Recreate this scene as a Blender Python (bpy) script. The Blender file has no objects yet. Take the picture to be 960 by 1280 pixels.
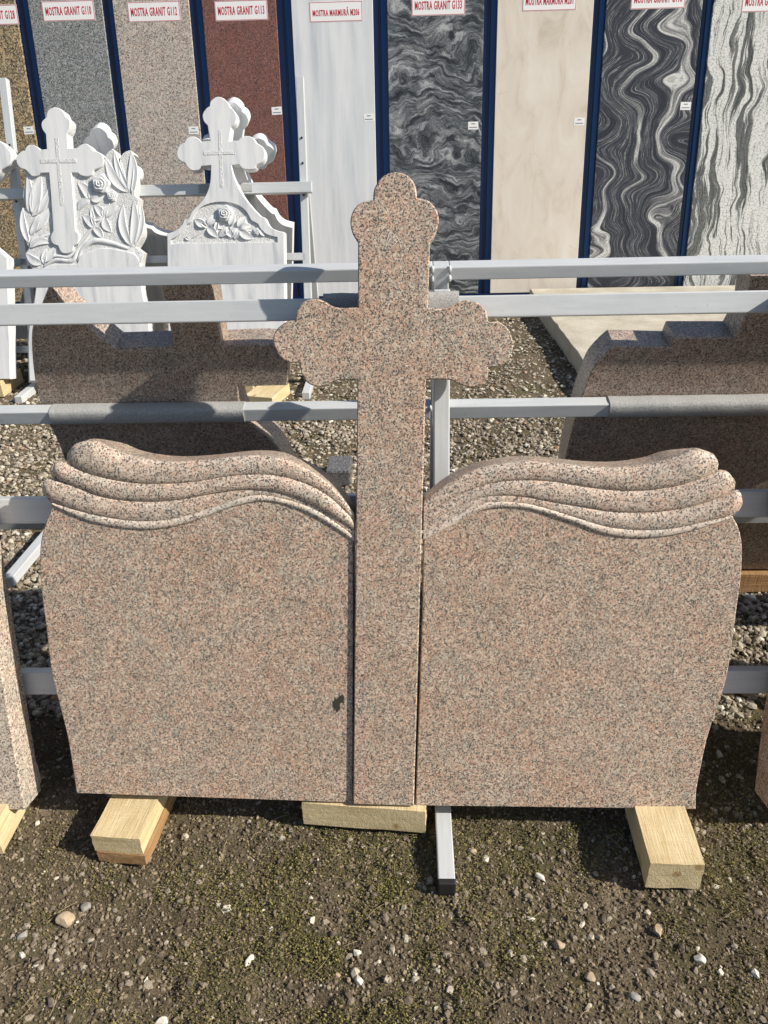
import bpy, bmesh, math, random
import numpy as np
from mathutils import Vector, Matrix, geometry
R = math.radians
random.seed(4); rng = np.random.default_rng(7)
S = bpy.context.scene
COL = S.collection

# ------------------------------------------------------------------ camera
F_PX = 960.0
PITCH = R(28.5)
LEAN = R(15.5)
Xc = Vector((.9995, .0091, .032)).normalized()            # world X in camera axes (right, up, back)
ux = -(.0091 * math.cos(PITCH) + .032 * math.sin(PITCH)) / .9995
Zc = Vector((ux, math.cos(PITCH), math.sin(PITCH))).normalized()
Yc = Zc.cross(Xc).normalized()
Zc = Xc.cross(Yc).normalized()
ROT = Matrix((Xc, Yc, Zc))                                # camera axes -> world
def ray(px, py):
    return (ROT @ Vector(((px - 480) / F_PX, -(py - 640) / F_PX, -1.0)))
CAM = Vector((0, 0, .078)) - ray(479, 1006) * 1.642
cd = bpy.data.cameras.new('camera'); cam = bpy.data.objects.new('camera', cd); COL.objects.link(cam)
cam.matrix_world = Matrix.Translation(CAM) @ ROT.to_4x4()
cd.sensor_fit = 'VERTICAL'; cd.sensor_height = 32.0; cd.lens = 32.0 * F_PX / 1280
cd.clip_start = .02; cd.clip_end = 600
S.camera = cam
S.render.resolution_x = 768; S.render.resolution_y = 1024

# ------------------------------------------------------------------ light
SUN_AZ, SUN_EL = R(73), R(36)                             # azimuth from the viewer's side towards the right
w = bpy.data.worlds.new('World'); S.world = w; w.use_nodes = True
nt = w.node_tree; bg = nt.nodes['Background']
sk = nt.nodes.new('ShaderNodeTexSky'); sk.sky_type = 'NISHITA'; sk.sun_disc = False
sk.sun_elevation = SUN_EL; sk.sun_rotation = math.pi - SUN_AZ
nt.links.new(sk.outputs[0], bg.inputs[0]); bg.inputs[1].default_value = .085
sl = bpy.data.lights.new('sun', 'SUN'); sl.energy = 5.0; sl.angle = R(.55); sl.color = (1, .93, .82)
so = bpy.data.objects.new('sun', sl); COL.objects.link(so)
sd = Vector((math.sin(SUN_AZ) * math.cos(SUN_EL), -math.cos(SUN_AZ) * math.cos(SUN_EL), math.sin(SUN_EL)))
so.rotation_euler = sd.to_track_quat('Z', 'Y').to_euler(); so.location = sd * 20
S.view_settings.view_transform = 'Standard'; S.view_settings.look = 'None'
S.view_settings.exposure = 0.36; S.view_settings.gamma = 1

# ------------------------------------------------------------------ frames
class Frame:
    """a real plane: origin, u (right), v (up), n (towards the viewer)"""
    def __init__(s, o, u, v):
        s.o = Vector(o); s.u = Vector(u).normalized(); s.v = Vector(v).normalized(); s.n = s.u.cross(s.v).normalized()
    def pix(s, px, py, off=0.0):
        d = ray(px, py); t = ((s.o + s.n * off) - CAM).dot(s.n) / d.dot(s.n)
        q = CAM + d * t - s.o
        return (q.dot(s.u), q.dot(s.v))
    def at(s, x, y, z=0): return s.o + s.u * x + s.v * y + s.n * z
    def moved(s, x, y, z=0): return Frame(s.at(x, y, z), s.u, s.v)
    def matrix(s):
        m = Matrix((s.u, s.v, s.n)).transposed().to_4x4(); m.translation = s.o; return m
def lean_frame(y, z, a, x=0): return Frame((x, y, z), (1, 0, 0), (0, math.sin(a), math.cos(a)))
def ground(px, py, z=0.0):
    d = ray(px, py); return CAM + d * ((z - CAM.z) / d.z)

# ------------------------------------------------------------------ object helpers
def tag(o, label=None, cat=None, group=None, kind=None):
    if label: o['label'] = label
    if cat: o['category'] = cat
    if group: o['group'] = group
    if kind: o['kind'] = kind
    return o
def link(name, me, parent=None, m=None, mat=None, label=None, cat=None, group=None, kind=None):
    o = bpy.data.objects.new(name, me); COL.objects.link(o)
    if mat: me.materials.append(mat)
    if parent: o.parent = parent
    if m is not None: o.matrix_local = m
    return tag(o, label, cat, group, kind)
def thing(name, frame, label, cat, group=None):
    o = bpy.data.objects.new(name, None); COL.objects.link(o); o.empty_display_size = .05
    o.matrix_world = frame.matrix() if isinstance(frame, Frame) else Matrix.Translation(frame)
    return tag(o, label, cat, group)
def me_from(name, V, Fc, smooth=None):
    me = bpy.data.meshes.new(name); me.from_pydata([tuple(v) for v in V], [], Fc); me.validate()
    if smooth is not None:
        me.polygons.foreach_set('use_smooth', [True] * len(me.polygons))
        me.set_sharp_from_angle(angle=R(smooth))
    me.update(); return me
def bm_me(bm, name, smooth=None):
    bmesh.ops.recalc_face_normals(bm, faces=bm.faces)
    me = bpy.data.meshes.new(name); bm.to_mesh(me); bm.free()
    if smooth is not None:
        me.polygons.foreach_set('use_smooth', [True] * len(me.polygons)); me.set_sharp_from_angle(angle=R(smooth))
    return me
def curve(pts, n=5, closed=True):
    """catmull-rom through pts; a point with a third entry is a corner"""
    P = [(p[0], p[1]) for p in pts]; c = [len(p) > 2 for p in pts]; N = len(P); out = []
    for i in range(N if closed else N - 1):
        j = (i + 1) % N
        a = P[i]; b = P[j]
        pa = a if (c[i] or (not closed and i == 0)) else P[i - 1]
        pb = b if (c[j] or (not closed and j == N - 1)) else P[(j + 1) % N]
        if c[i] and c[j]: out.append(a); continue
        for k in range(n):
            t = k / n; t2 = t * t; t3 = t2 * t
            out.append(tuple(.5 * (2 * a[q] + (b[q] - pa[q]) * t + (2 * pa[q] - 5 * a[q] + 4 * b[q] - pb[q]) * t2 + (-pa[q] + 3 * a[q] - 3 * b[q] + pb[q]) * t3) for q in (0, 1)))
    if not closed: out.append(P[-1])
    return out
def area(p): return sum(p[i - 1][0] * p[i][1] - p[i][0] * p[i - 1][1] for i in range(len(p))) / 2
def inset(p, c):
    """p is counter-clockwise"""
    n = len(p); out = []
    for i in range(n):
        a, b, d = Vector(p[i - 1]), Vector(p[i]), Vector(p[(i + 1) % n])
        e1 = (b - a); e2 = (d - b)
        if e1.length < 1e-9 or e2.length < 1e-9: out.append(tuple(b)); continue
        e1.normalize(); e2.normalize()
        n1 = Vector((-e1.y, e1.x)); n2 = Vector((-e2.y, e2.x)); m = n1 + n2
        if m.length < .3: m = n1
        m.normalize(); k = min(1 / max(.35, m.dot(n1)), 2)
        out.append(tuple(b + m * c * k))
    return out
def clean(p):
    o = []
    for q in p:
        if not o or (Vector(q) - Vector(o[-1])).length > 2e-4: o.append(q)
    if (Vector(o[0]) - Vector(o[-1])).length < 2e-4: o.pop()
    return o
def plate_mesh(name, outer, T, c=.0015, hole=None, hole_d=.006, z0=0.0):
    P = clean(outer)
    if area(P) < 0: P = P[::-1]
    I = inset(P, c); n = len(P); V = []; Fc = []
    for ring, z in ((I, z0), (P, z0 - c), (P, z0 - T + c), (I, z0 - T)): V += [(x, y, z) for x, y in ring]
    for r in range(3):
        for i in range(n):
            j = (i + 1) % n; Fc.append((r * n + i, (r + 1) * n + i, (r + 1) * n + j, r * n + j))
    loops = [[Vector((x, y, 0)) for x, y in I]]; idx = list(range(n))
    if hole:
        H = clean(hole)
        if area(H) < 0: H = H[::-1]
        h0 = len(V); V += [(x, y, z0) for x, y in H]; V += [(x, y, z0 - hole_d) for x, y in H]; m = len(H)
        for i in range(m):
            j = (i + 1) % m; Fc.append((h0 + i, h0 + j, h0 + m + j, h0 + m + i))
        tri = geometry.tessellate_polygon([loops[0], [Vector((x, y, 0)) for x, y in H]])
        mp = idx + list(range(h0, h0 + m))
        Fc += [tuple(mp[k] for k in t) for t in tri]
        Fc += [tuple(h0 + m + k for k in t) for t in geometry.tessellate_polygon([[Vector((x, y, 0)) for x, y in H]])]
    else:
        Fc += [tuple(t) for t in cap_tris(I)]
    Fc += [tuple(3 * n + k for k in t) for t in geometry.tessellate_polygon(loops)]
    bm = bmesh.new(); vs = [bm.verts.new(v) for v in V]
    for f in Fc:
        try: bm.faces.new([vs[k] for k in f])
        except ValueError: pass
    return bm_me(bm, name, 32)
def cap_tris(loop):
    pts = [Vector((p[0], p[1])) for p in loop]; t = geometry.tessellate_polygon([[Vector((p[0], p[1], 0)) for p in loop]])
    A = sum(abs((pts[b] - pts[a]).cross(pts[c] - pts[a])) for a, b, c in t) / 2
    if abs(A - abs(area(loop))) > .01 * abs(area(loop)): print('BAD CAP', len(loop), A, area(loop))
    return t
def pixels(fr, pts, off=0, sx=1, ox=0, oy=0):
    """crop pixels -> plane points (keeps corner flags)"""
    out = []
    for p in pts:
        q = fr.pix(ox + p[0] / sx, oy + p[1] / sx, off); out.append(q + tuple(p[2:]))
    return out
def box_mesh(name, sx, sy, sz, bev=.002, segs=1, jitter=0):
    bm = bmesh.new(); bmesh.ops.create_cube(bm, size=1)
    for v in bm.verts: v.co = Vector((v.co.x * sx, v.co.y * sy, v.co.z * sz))
    if jitter:
        for v in bm.verts: v.co += Vector([random.uniform(-jitter, jitter) for _ in range(3)])
    if bev: bmesh.ops.bevel(bm, geom=list(bm.edges), offset=bev, segments=segs, affect='EDGES', profile=.5)
    return bm_me(bm, name, None)
def bar(name, p, q, w, h, up, mat, parent, bev=.0025, **k):
    """square tube from p to q (world), parent is a translation/frame empty"""
    p, q = Vector(p), Vector(q); d = (q - p); L = d.length; d.normalize()
    up = Vector(up); s = d.cross(up).normalized(); up = s.cross(d).normalized()
    me = box_mesh(name, L, w, h, bev, 2)
    m = Matrix((d, -s, up)).transposed().to_4x4(); m.translation = (p + q) / 2
    if parent: m = parent.matrix_world.inverted() @ m
    return link(name, me, parent, m, mat, **k)

# ------------------------------------------------------------------ materials
def new_mat(name, rough=.5, col=(.5, .5, .5), metal=0, spec=.5):
    m = bpy.data.materials.new(name); m.use_nodes = True; b = m.node_tree.nodes['Principled BSDF']
    b.inputs['Base Color'].default_value = (*col, 1); b.inputs['Roughness'].default_value = rough
    b.inputs['Metallic'].default_value = metal; b.inputs['Specular IOR Level'].default_value = spec
    return m, m.node_tree, b
def nd(t, ty, **k):
    n = t.nodes.new(ty)
    for a, v in k.items(): setattr(n, a, v)
    return n
def ramp(t, src, stops, interp='LINEAR'):
    r = nd(t, 'ShaderNodeValToRGB'); cr = r.color_ramp; cr.interpolation = interp
    while len(cr.elements) < len(stops): cr.elements.new(.5)
    for e, (p, c) in zip(cr.elements, stops): e.position = p; e.color = (*c, 1)
    t.links.new(src, r.inputs[0]); return r.outputs[0]
def mix(t, a, b, f, mode='MIX'):
    m = nd(t, 'ShaderNodeMix', data_type='RGBA', blend_type=mode)
    for sock, v in ((m.inputs[6], a), (m.inputs[7], b), (m.inputs[0], f)):
        if isinstance(v, (int, float)): sock.default_value = v
        elif isinstance(v, tuple): sock.default_value = (*v, 1)
        else: t.links.new(v, sock)
    return m.outputs[2]
def coord(t, scale=(1, 1, 1), rot=(0, 0, 0), random_off=True):
    tc = nd(t, 'ShaderNodeTexCoord'); mp = nd(t, 'ShaderNodeMapping')
    t.links.new(tc.outputs['Object'], mp.inputs[0]); mp.inputs['Scale'].default_value = scale; mp.inputs['Rotation'].default_value = rot
    if random_off:
        oi = nd(t, 'ShaderNodeObjectInfo'); mu = nd(t, 'ShaderNodeMath', operation='MULTIPLY'); mu.inputs[1].default_value = 7.0
        t.links.new(oi.outputs['Random'], mu.inputs[0]); cb = nd(t, 'ShaderNodeCombineXYZ')
        for i in range(3): t.links.new(mu.outputs[0], cb.inputs[i])
        t.links.new(cb.outputs[0], mp.inputs['Location'])
    return mp.outputs[0]
def noise(t, v, sc, det=3, rough=.55, dist=0):
    n = nd(t, 'ShaderNodeTexNoise'); n.inputs['Scale'].default_value = sc; n.inputs['Detail'].default_value = det
    n.inputs['Roughness'].default_value = rough; n.inputs['Distortion'].default_value = dist
    t.links.new(v, n.inputs['Vector']); return n.outputs['Fac']
def voro(t, v, sc, out='Color', feat='F1'):
    n = nd(t, 'ShaderNodeTexVoronoi', feature=feat); n.inputs['Scale'].default_value = sc; t.links.new(v, n.inputs['Vector'])
    return n.outputs[out]
def sep(t, c, ch=0):
    s = nd(t, 'ShaderNodeSeparateColor'); t.links.new(c, s.inputs[0]); return s.outputs[ch]
def bump(t, b, h, dist, strength=1.0):
    n = nd(t, 'ShaderNodeBump'); n.inputs['Distance'].default_value = dist; n.inputs['Strength'].default_value = strength
    t.links.new(h, n.inputs['Height']); t.links.new(n.outputs[0], b.inputs['Normal'])
def granite(name, cols, cell=230, rough=.38, tint=None, dark=(.03, .03, .03), dark_amt=.36, bumpd=0):
    m, t, b = new_mat(name, rough)
    v = coord(t)
    nz = nd(t, 'ShaderNodeTexNoise'); nz.inputs['Scale'].default_value = cell * .8; t.links.new(v, nz.inputs['Vector'])
    warp = nd(t, 'ShaderNodeVectorMath', operation='MULTIPLY_ADD'); t.links.new(nz.outputs['Color'], warp.inputs[0])
    warp.inputs[1].default_value = (.6 / cell,) * 3; t.links.new(v, warp.inputs[2])
    vc = voro(t, warp.outputs[0], cell)
    k = len(cols)
    base = ramp(t, sep(t, vc, 0), [(i / k, c) for i, c in enumerate(cols)], 'CONSTANT')
    d1 = ramp(t, sep(t, voro(t, warp.outputs[0], cell * 1.5), 1), [(0, (1, 1, 1)), (dark_amt * .5, (0, 0, 0))], 'CONSTANT')
    c = mix(t, base, dark, d1)
    big = noise(t, v, 9, 4, .6)
    if tint: c = mix(t, c, tint, ramp(t, big, [(.42, (0, 0, 0)), (.75, (.75,) * 3)]), 'MULTIPLY')
    c = mix(t, c, ramp(t, noise(t, v, 22, 4, .65), [(.34, (.83, .87, .88)), (.5, (1, .99, .98)), (.68, (1.06, .99, .97))]), 1.0, 'MULTIPLY')
    fine = noise(t, v, cell * 2.2, 2)
    c = mix(t, c, ramp(t, fine, [(.3, (.72,) * 3), (.7, (1.15,) * 3)]), 1.0, 'MULTIPLY')
    t.links.new(c, b.inputs['Base Color'])
    rr = ramp(t, noise(t, v, 3, 3), [(.3, (rough - .06,) * 3), (.7, (rough + .08,) * 3)]); t.links.new(rr, b.inputs['Roughness'])
    if bumpd: bump(t, b, noise(t, v, 500, 3), bumpd)
    return m
M = {}
M['pink'] = granite('rosy_granite', [(.52, .34, .25), (.58, .49, .38), (.36, .29, .24), (.55, .40, .30), (.66, .57, .46), (.46, .30, .225), (.42, .355, .29), (.54, .44, .345)], 310, .42, (1, .88, .81), (.115, .105, .09), .52)
M['pink_honed'] = granite('honed_rosy_granite', [(.58, .43, .34), (.64, .55, .45), (.46, .39, .33), (.60, .48, .39), (.70, .62, .52), (.53, .40, .32)], 300, .5, (1, .90, .83), (.12, .11, .10), .5)
M['fillet'] = granite('pale_fillet_granite', [(.64, .54, .45), (.70, .62, .53), (.52, .45, .38), (.66, .56, .47)], 260, .7, (1, .93, .88), (.17, .155, .14), .38)  # paler, rougher granite palette for the ridge below the rolls
M['pink_rough'] = granite('sawn_granite', [(.52, .44, .36), (.64, .58, .48), (.46, .38, .31), (.60, .51, .42), (.36, .30, .25)], 260, .7, (1, .92, .86), (.13, .12, .11), .38, .0006)
M['brown'] = granite('brown_granite', [(.38, .29, .235), (.46, .38, .32), (.30, .24, .20), (.42, .33, .27), (.54, .47, .40)], 300, .36, (1, .92, .88), (.11, .09, .08), .4)
M['g28'] = granite('yellow_brown_granite', [(.42, .32, .18), (.26, .20, .12), (.52, .42, .27), (.18, .15, .10)], 110, .35, (1, .9, .7))
M['g110'] = granite('grey_granite', [(.24, .25, .25), (.34, .35, .35), (.18, .19, .19), (.44, .45, .44)], 170, .35, (.85, .87, .85), (.05, .05, .05), .4)
M['g112'] = granite('beige_pink_granite', [(.50, .43, .37), (.56, .50, .44), (.41, .36, .31), (.60, .55, .49)], 120, .35, (1, .92, .88), (.17, .15, .14), .4)
M['g113'] = granite('dark_red_granite', [(.25, .115, .09), (.20, .09, .07), (.31, .155, .125), (.17, .08, .065)], 200, .35, (1, .85, .8), (.03, .02, .02), .4)
M['grey_granite'] = granite('polished_dark_granite', [(.12, .12, .13), (.2, .2, .21), (.08, .08, .08)], 240, .25)

def marble(name, rough_carve=False):
    m, t, b = new_mat(name, .5, spec=.4); v = coord(t, (9, .9, 9)); v2 = coord(t, (1, 1, 1))
    c = ramp(t, noise(t, v, 2.6, 5, .6, .3), [(.30, (.48, .50, .53)), (.47, (.66, .675, .685)), (.62, (.73, .735, .735))])
    if rough_carve:
        c = ramp(t, noise(t, v2, 90, 2), [(.35, (.60, .605, .60)), (.6, (.74, .745, .74))]); bump(t, b, noise(t, v2, 170, 2, .7), .006)
    t.links.new(c, b.inputs['Base Color']); return m
M['marble'] = marble('white_marble'); M['marble_rough'] = marble('tooled_marble', True)
def m206():
    m, t, b = new_mat('pale_streaked_marble', .4); v = coord(t, (7, .55, 7))
    c = ramp(t, noise(t, v, 1.6, 6, .62, .4), [(.25, (.46, .49, .53)), (.42, (.62, .64, .66)), (.6, (.72, .73, .74))])
    t.links.new(c, b.inputs['Base Color']); return m
M['m206'] = m206()
def swirl(name, lo, hi, sc, wscale, dist, stops, rot=0, det=3, stretch=(1, 1, 1), fine=60):
    m, t, b = new_mat(name, .35); v = coord(t, stretch, (0, 0, rot), False)
    nz = nd(t, 'ShaderNodeTexNoise'); nz.inputs['Scale'].default_value = sc; nz.inputs['Detail'].default_value = det; nz.inputs['Roughness'].default_value = .5
    t.links.new(v, nz.inputs['Vector'])
    wp = nd(t, 'ShaderNodeVectorMath', operation='MULTIPLY_ADD'); t.links.new(nz.outputs['Color'], wp.inputs[0]); wp.inputs[1].default_value = (dist,) * 3; t.links.new(v, wp.inputs[2])
    wv = nd(t, 'ShaderNodeTexWave', wave_type='BANDS', bands_direction='X', wave_profile='SIN'); wv.inputs['Scale'].default_value = wscale
    wv.inputs['Distortion'].default_value = 2.2; wv.inputs['Detail'].default_value = 4; wv.inputs['Detail Scale'].default_value = 2.5; wv.inputs['Detail Roughness'].default_value = .7
    t.links.new(wp.outputs[0], wv.inputs['Vector'])
    msk = noise(t, wp.outputs[0], 3.2, 3)
    f = nd(t, 'ShaderNodeMath', operation='MULTIPLY'); t.links.new(wv.outputs['Fac'], f.inputs[0])
    t.links.new(ramp(t, msk, [(.35, (.35,) * 3), (.62, (1,) * 3)]), f.inputs[1])
    c = ramp(t, f.outputs[0], [(p, tuple(lo[i] + (hi[i] - lo[i]) * q for i in range(3))) for p, q in stops])
    c = mix(t, c, ramp(t, noise(t, v, fine, 3, .7), [(.32, (.55,) * 3), (.62, (1.25,) * 3)]), 1.0, 'MULTIPLY')
    t.links.new(c, b.inputs['Base Color']); return m
M['wavy'] = None
def g133():
    m, t, b = new_mat('black_grey_swirled_granite', .35); v = coord(t, (1, 1, 1), (0, 0, 0), False)
    w1 = nd(t, 'ShaderNodeTexNoise'); w1.inputs['Scale'].default_value = 3.2; w1.inputs['Detail'].default_value = 4; t.links.new(v, w1.inputs['Vector'])
    wp = nd(t, 'ShaderNodeVectorMath', operation='MULTIPLY_ADD'); t.links.new(w1.outputs['Color'], wp.inputs[0]); wp.inputs[1].default_value = (.42, .50, 0); t.links.new(v, wp.inputs[2])
    mp = nd(t, 'ShaderNodeMapping'); mp.inputs['Rotation'].default_value = (0, 0, .75); mp.inputs['Scale'].default_value = (1.6, 9, 1); t.links.new(wp.outputs[0], mp.inputs[0])
    f1 = noise(t, mp.outputs[0], 3.4, 9, .74, .0); patch = noise(t, v, 2.6, 4, .6, .6)
    c = ramp(t, f1, [(.38, (.014, .016, .018)), (.47, (.05, .054, .058)), (.54, (.14, .15, .155)), (.62, (.36, .375, .38))])
    c = mix(t, c, ramp(t, f1, [(.40, (.05, .052, .055)), (.5, (.26, .27, .275)), (.62, (.46, .47, .47))]), ramp(t, patch, [(.50, (0,) * 3), (.62, (.85,) * 3)]))
    c = mix(t, c, ramp(t, noise(t, v, 130, 3, .7), [(.35, (.6,) * 3), (.62, (1.25,) * 3)]), 1.0, 'MULTIPLY')
    t.links.new(c, b.inputs['Base Color']); return m
M['g133'] = g133()
def wavy():
    m, t, b = new_mat('black_wavy_white_veined_granite', .35); v = coord(t, (1, 1, 1), (0, 0, 0), False)
    pre = nd(t, 'ShaderNodeMapping'); pre.inputs['Scale'].default_value = (.9, 1.5, 1); t.links.new(v, pre.inputs[0])
    w1 = nd(t, 'ShaderNodeTexNoise'); w1.inputs['Scale'].default_value = 1.8; w1.inputs['Detail'].default_value = 1.5; w1.inputs['Roughness'].default_value = .35; t.links.new(pre.outputs[0], w1.inputs['Vector'])
    wp = nd(t, 'ShaderNodeVectorMath', operation='MULTIPLY_ADD'); t.links.new(w1.outputs['Color'], wp.inputs[0]); wp.inputs[1].default_value = (1.0, .12, 0); t.links.new(v, wp.inputs[2])
    def layer(sx, sy, sc, det, rg):
        mp = nd(t, 'ShaderNodeMapping'); mp.inputs['Scale'].default_value = (sx, sy, 1); t.links.new(wp.outputs[0], mp.inputs[0]); return noise(t, mp.outputs[0], sc, det, rg)
    f1 = layer(6.5, .22, 2.4, 6, .68); f2 = layer(3.2, .16, 2.4, 3, .5); f3 = layer(16, 1.2, 4, 4, .7)
    k = (.028, .03, .038)
    c = ramp(t, f1, [(.30, (.02, .02, .026)), (.455, k), (.47, (.24, .24, .26)), (.485, k), (.55, (.045, .047, .057)), (.558, (.48, .48, .47)), (.568, (.05, .05, .06)), (.64, k), (.65, (.22, .22, .23)), (.66, k)])
    vein = ramp(t, f3, [(.38, (.06, .06, .07)), (.5, (.42, .42, .41)), (.58, (.70, .70, .67))])
    c = mix(t, c, vein, ramp(t, f2, [(.56, (0,) * 3), (.585, (.95,) * 3), (.65, (.95,) * 3), (.68, (0,) * 3)]))
    c = mix(t, c, ramp(t, noise(t, v, 110, 3, .7), [(.32, (.55,) * 3), (.62, (1.15,) * 3)]), 1.0, 'MULTIPLY')
    t.links.new(c, b.inputs['Base Color']); return m
M['wavy'] = wavy()
def white_streak():
    m, t, b = new_mat('white_black_streaked_granite', .35); v = coord(t, (1, 1, 1), (0, 0, 0), False)
    w1 = nd(t, 'ShaderNodeTexNoise'); w1.inputs['Scale'].default_value = 1.6; w1.inputs['Detail'].default_value = 3; t.links.new(v, w1.inputs['Vector'])
    wp = nd(t, 'ShaderNodeVectorMath', operation='MULTIPLY_ADD'); t.links.new(w1.outputs['Color'], wp.inputs[0]); wp.inputs[1].default_value = (.42, .1, 0); t.links.new(v, wp.inputs[2])
    def layer(sx, sy, sc, det, rg, off=0):
        mp = nd(t, 'ShaderNodeMapping'); mp.inputs['Scale'].default_value = (sx, sy, 1); mp.inputs['Rotation'].default_value = (0, 0, .12); mp.inputs['Location'].default_value = (off, 0, 0); t.links.new(wp.outputs[0], mp.inputs[0]); return noise(t, mp.outputs[0], sc, det, rg)
    big = layer(4.2, .30, 1.5, 6, .66, .55); thin = layer(12, .5, 2.2, 5, .66)
    c = ramp(t, thin, [(.3, (.06, .065, .06)), (.39, (.18, .19, .17)), (.42, (.64, .65, .61)), (.56, (.72, .72, .69)), (.60, (.66, .66, .63)), (.615, (.12, .13, .12)), (.64, (.6, .6, .57))])
    dark = ramp(t, thin, [(.40, (.05, .055, .05)), (.52, (.17, .175, .165)), (.57, (.06, .065, .06)), (.62, (.38, .39, .37))])
    c = mix(t, c, dark, ramp(t, big, [(.45, (1,) * 3), (.465, (0,) * 3), (.57, (0,) * 3), (.58, (.9,) * 3)]))
    c = mix(t, c, ramp(t, noise(t, v, 80, 4, .8), [(.41, (.5,) * 3), (.50, (1.02,) * 3)]), 1.0, 'MULTIPLY')
    t.links.new(c, b.inputs['Base Color']); return m
M['streak'] = white_streak()
def beige():
    m, t, b = new_mat('beige_marble', .4); v = coord(t, (1.5, .6, 1), (0, 0, -.5), False)
    c = ramp(t, noise(t, v, 4, 7, .65, .7), [(.3, (.55, .48, .39)), (.45, (.67, .60, .51)), (.65, (.73, .68, .60))])
    crack = ramp(t, voro(t, v, 3.2, 'Distance', 'DISTANCE_TO_EDGE'), [(0, (.80, .68, .52)), (.008, (1, 1, 1))])
    msk = ramp(t, noise(t, v, 2.0, 2), [(.5, (0,) * 3), (.6, (.7,) * 3)])
    c = mix(t, c, crack, msk, 'MULTIPLY'); t.links.new(c, b.inputs['Base Color']); return m
M['m201'] = beige()
def steel():
    m, t, b = new_mat('grey_painted_steel', .40, metal=.1, spec=.5); v = coord(t, (3, 40, 40)); v2 = coord(t)
    c = ramp(t, noise(t, v, 3, 4), [(.3, (.51, .535, .545)), (.7, (.58, .60, .61))])
    sp = ramp(t, noise(t, v2, 60, 4, .7), [(.66, (0,) * 3), (.72, (.5,) * 3)])
    c = mix(t, c, (.30, .27, .24), sp); t.links.new(c, b.inputs['Base Color'])
    t.links.new(ramp(t, noise(t, v2, 8, 4), [(.3, (.36,) * 3), (.7, (.52,) * 3)]), b.inputs['Roughness']); bump(t, b, noise(t, v2, 25, 3), .0004)
    return m
M['steel'] = steel()
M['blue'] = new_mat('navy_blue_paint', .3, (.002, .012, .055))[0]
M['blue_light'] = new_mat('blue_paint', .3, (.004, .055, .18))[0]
def wood(name, a, bb):
    m, t, b = new_mat(name, .7, spec=.25); v = coord(t, (2.2, 30, 30)); v2 = coord(t)
    c = ramp(t, noise(t, v, 3, 5, .65, .4), [(.3, a), (.65, bb)])
    c = mix(t, c, ramp(t, noise(t, v2, 6, 3), [(.3, (.85, .82, .75)), (.7, (1, 1, 1))]), 1.0, 'MULTIPLY')
    vk = coord(t, (5, 9, 9)); kn = ramp(t, voro(t, vk, 1.6, 'Distance'), [(.0, (.42, .30, .18)), (.10, (.62, .50, .36)), (.16, (1, 1, 1))]); c = mix(t, c, kn, .8, 'MULTIPLY')
    c = mix(t, c, ramp(t, noise(t, coord(t, (4, 4, 60)), 2, 4, .7), [(.32, (.80, .74, .64)), (.55, (1, 1, 1))]), .7, 'MULTIPLY')
    hh = mix(t, noise(t, v, 8, 4, .7), noise(t, coord(t, (160, 14, 14)), 1, 3, .6), .5)
    t.links.new(c, b.inputs['Base Color']); bump(t, b, hh, .004); return m
M['wood'] = wood('fresh_sawn_pine', (.60, .47, .26), (.74, .63, .41)); M['wood_dark'] = wood('weathered_pine', (.30, .17, .08), (.46, .29, .15))
def foam():
    m, t, b = new_mat('grey_foam', .9, (.16, .165, .17), spec=.2); v = coord(t); t.links.new(ramp(t, noise(t, v, 300, 2), [(.3, (.28, .282, .28)), (.7, (.42, .422, .415))]), b.inputs['Base Color'])
    bump(t, b, noise(t, v, 260, 2), .001); return m
M['foam'] = foam()
M['cap'] = new_mat('black_plastic', .5, (.015, .015, .016))[0]
M['paper'] = new_mat('white_label', .6, (.8, .8, .8))[0]; M['red'] = new_mat('red_print', .6, (.50, .012, .03))[0]; M['grey_print'] = new_mat('grey_print', .6, (.18, .18, .2))[0]
M['tape'] = new_mat('dull_residue', .6, (.11, .11, .09))[0]
M['stain'] = new_mat('dark_residue', .7, (.035, .032, .022))[0]; M['chalk'] = new_mat('chalk', .9, (.78, .74, .68))[0]
def concrete():
    m, t, b = new_mat('concrete', .85, spec=.2); v = coord(t)
    c = ramp(t, noise(t, v, 5, 8, .65), [(.3, (.40, .36, .28)), (.55, (.52, .48, .39)), (.7, (.60, .56, .47))]); t.links.new(c, b.inputs['Base Color'])
    bump(t, b, noise(t, v, 60, 6, .7), .003); return m
M['concrete'] = concrete()
def earth():
    m, t, b = new_mat('damp_earth', .95, spec=.15); v = coord(t, random_off=False)
    c = ramp(t, noise(t, v, 3.0, 8, .7), [(.3, (.09, .069, .046)), (.55, (.165, .13, .086)), (.72, (.25, .20, .14))])
    gr = ramp(t, noise(t, v, 260, 3, .6), [(.35, (.45,) * 3), (.65, (1.5,) * 3)]); c = mix(t, c, gr, 1.0, 'MULTIPLY')
    mo = ramp(t, noise(t, v, 4.5, 5, .65), [(.47, (0,) * 3), (.62, (.6,) * 3)]); c = mix(t, c, (.085, .082, .03), mo)
    t.links.new(c, b.inputs['Base Color']); bump(t, b, noise(t, v, 120, 5, .75), .010); return m
M['earth'] = earth()
def pebble_mat(name, cols, rough=.8):
    m, t, b = new_mat(name, rough, spec=.3)
    at = nd(t, 'ShaderNodeAttribute', attribute_name='tone'); c = ramp(t, at.outputs['Fac'], cols)
    v = coord(t, random_off=False); c = mix(t, c, ramp(t, noise(t, v, 220, 3, .6), [(.3, (.7,) * 3), (.7, (1.2,) * 3)]), 1.0, 'MULTIPLY')
    t.links.new(c, b.inputs['Base Color']); return m
M['pebble'] = pebble_mat('pebbles', [(0, (.11, .085, .06)), (.3, (.22, .18, .135)), (.6, (.34, .295, .23)), (.85, (.50, .45, .36)), (.96, (.70, .66, .56)), (1, (.38, .24, .14))])
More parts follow.
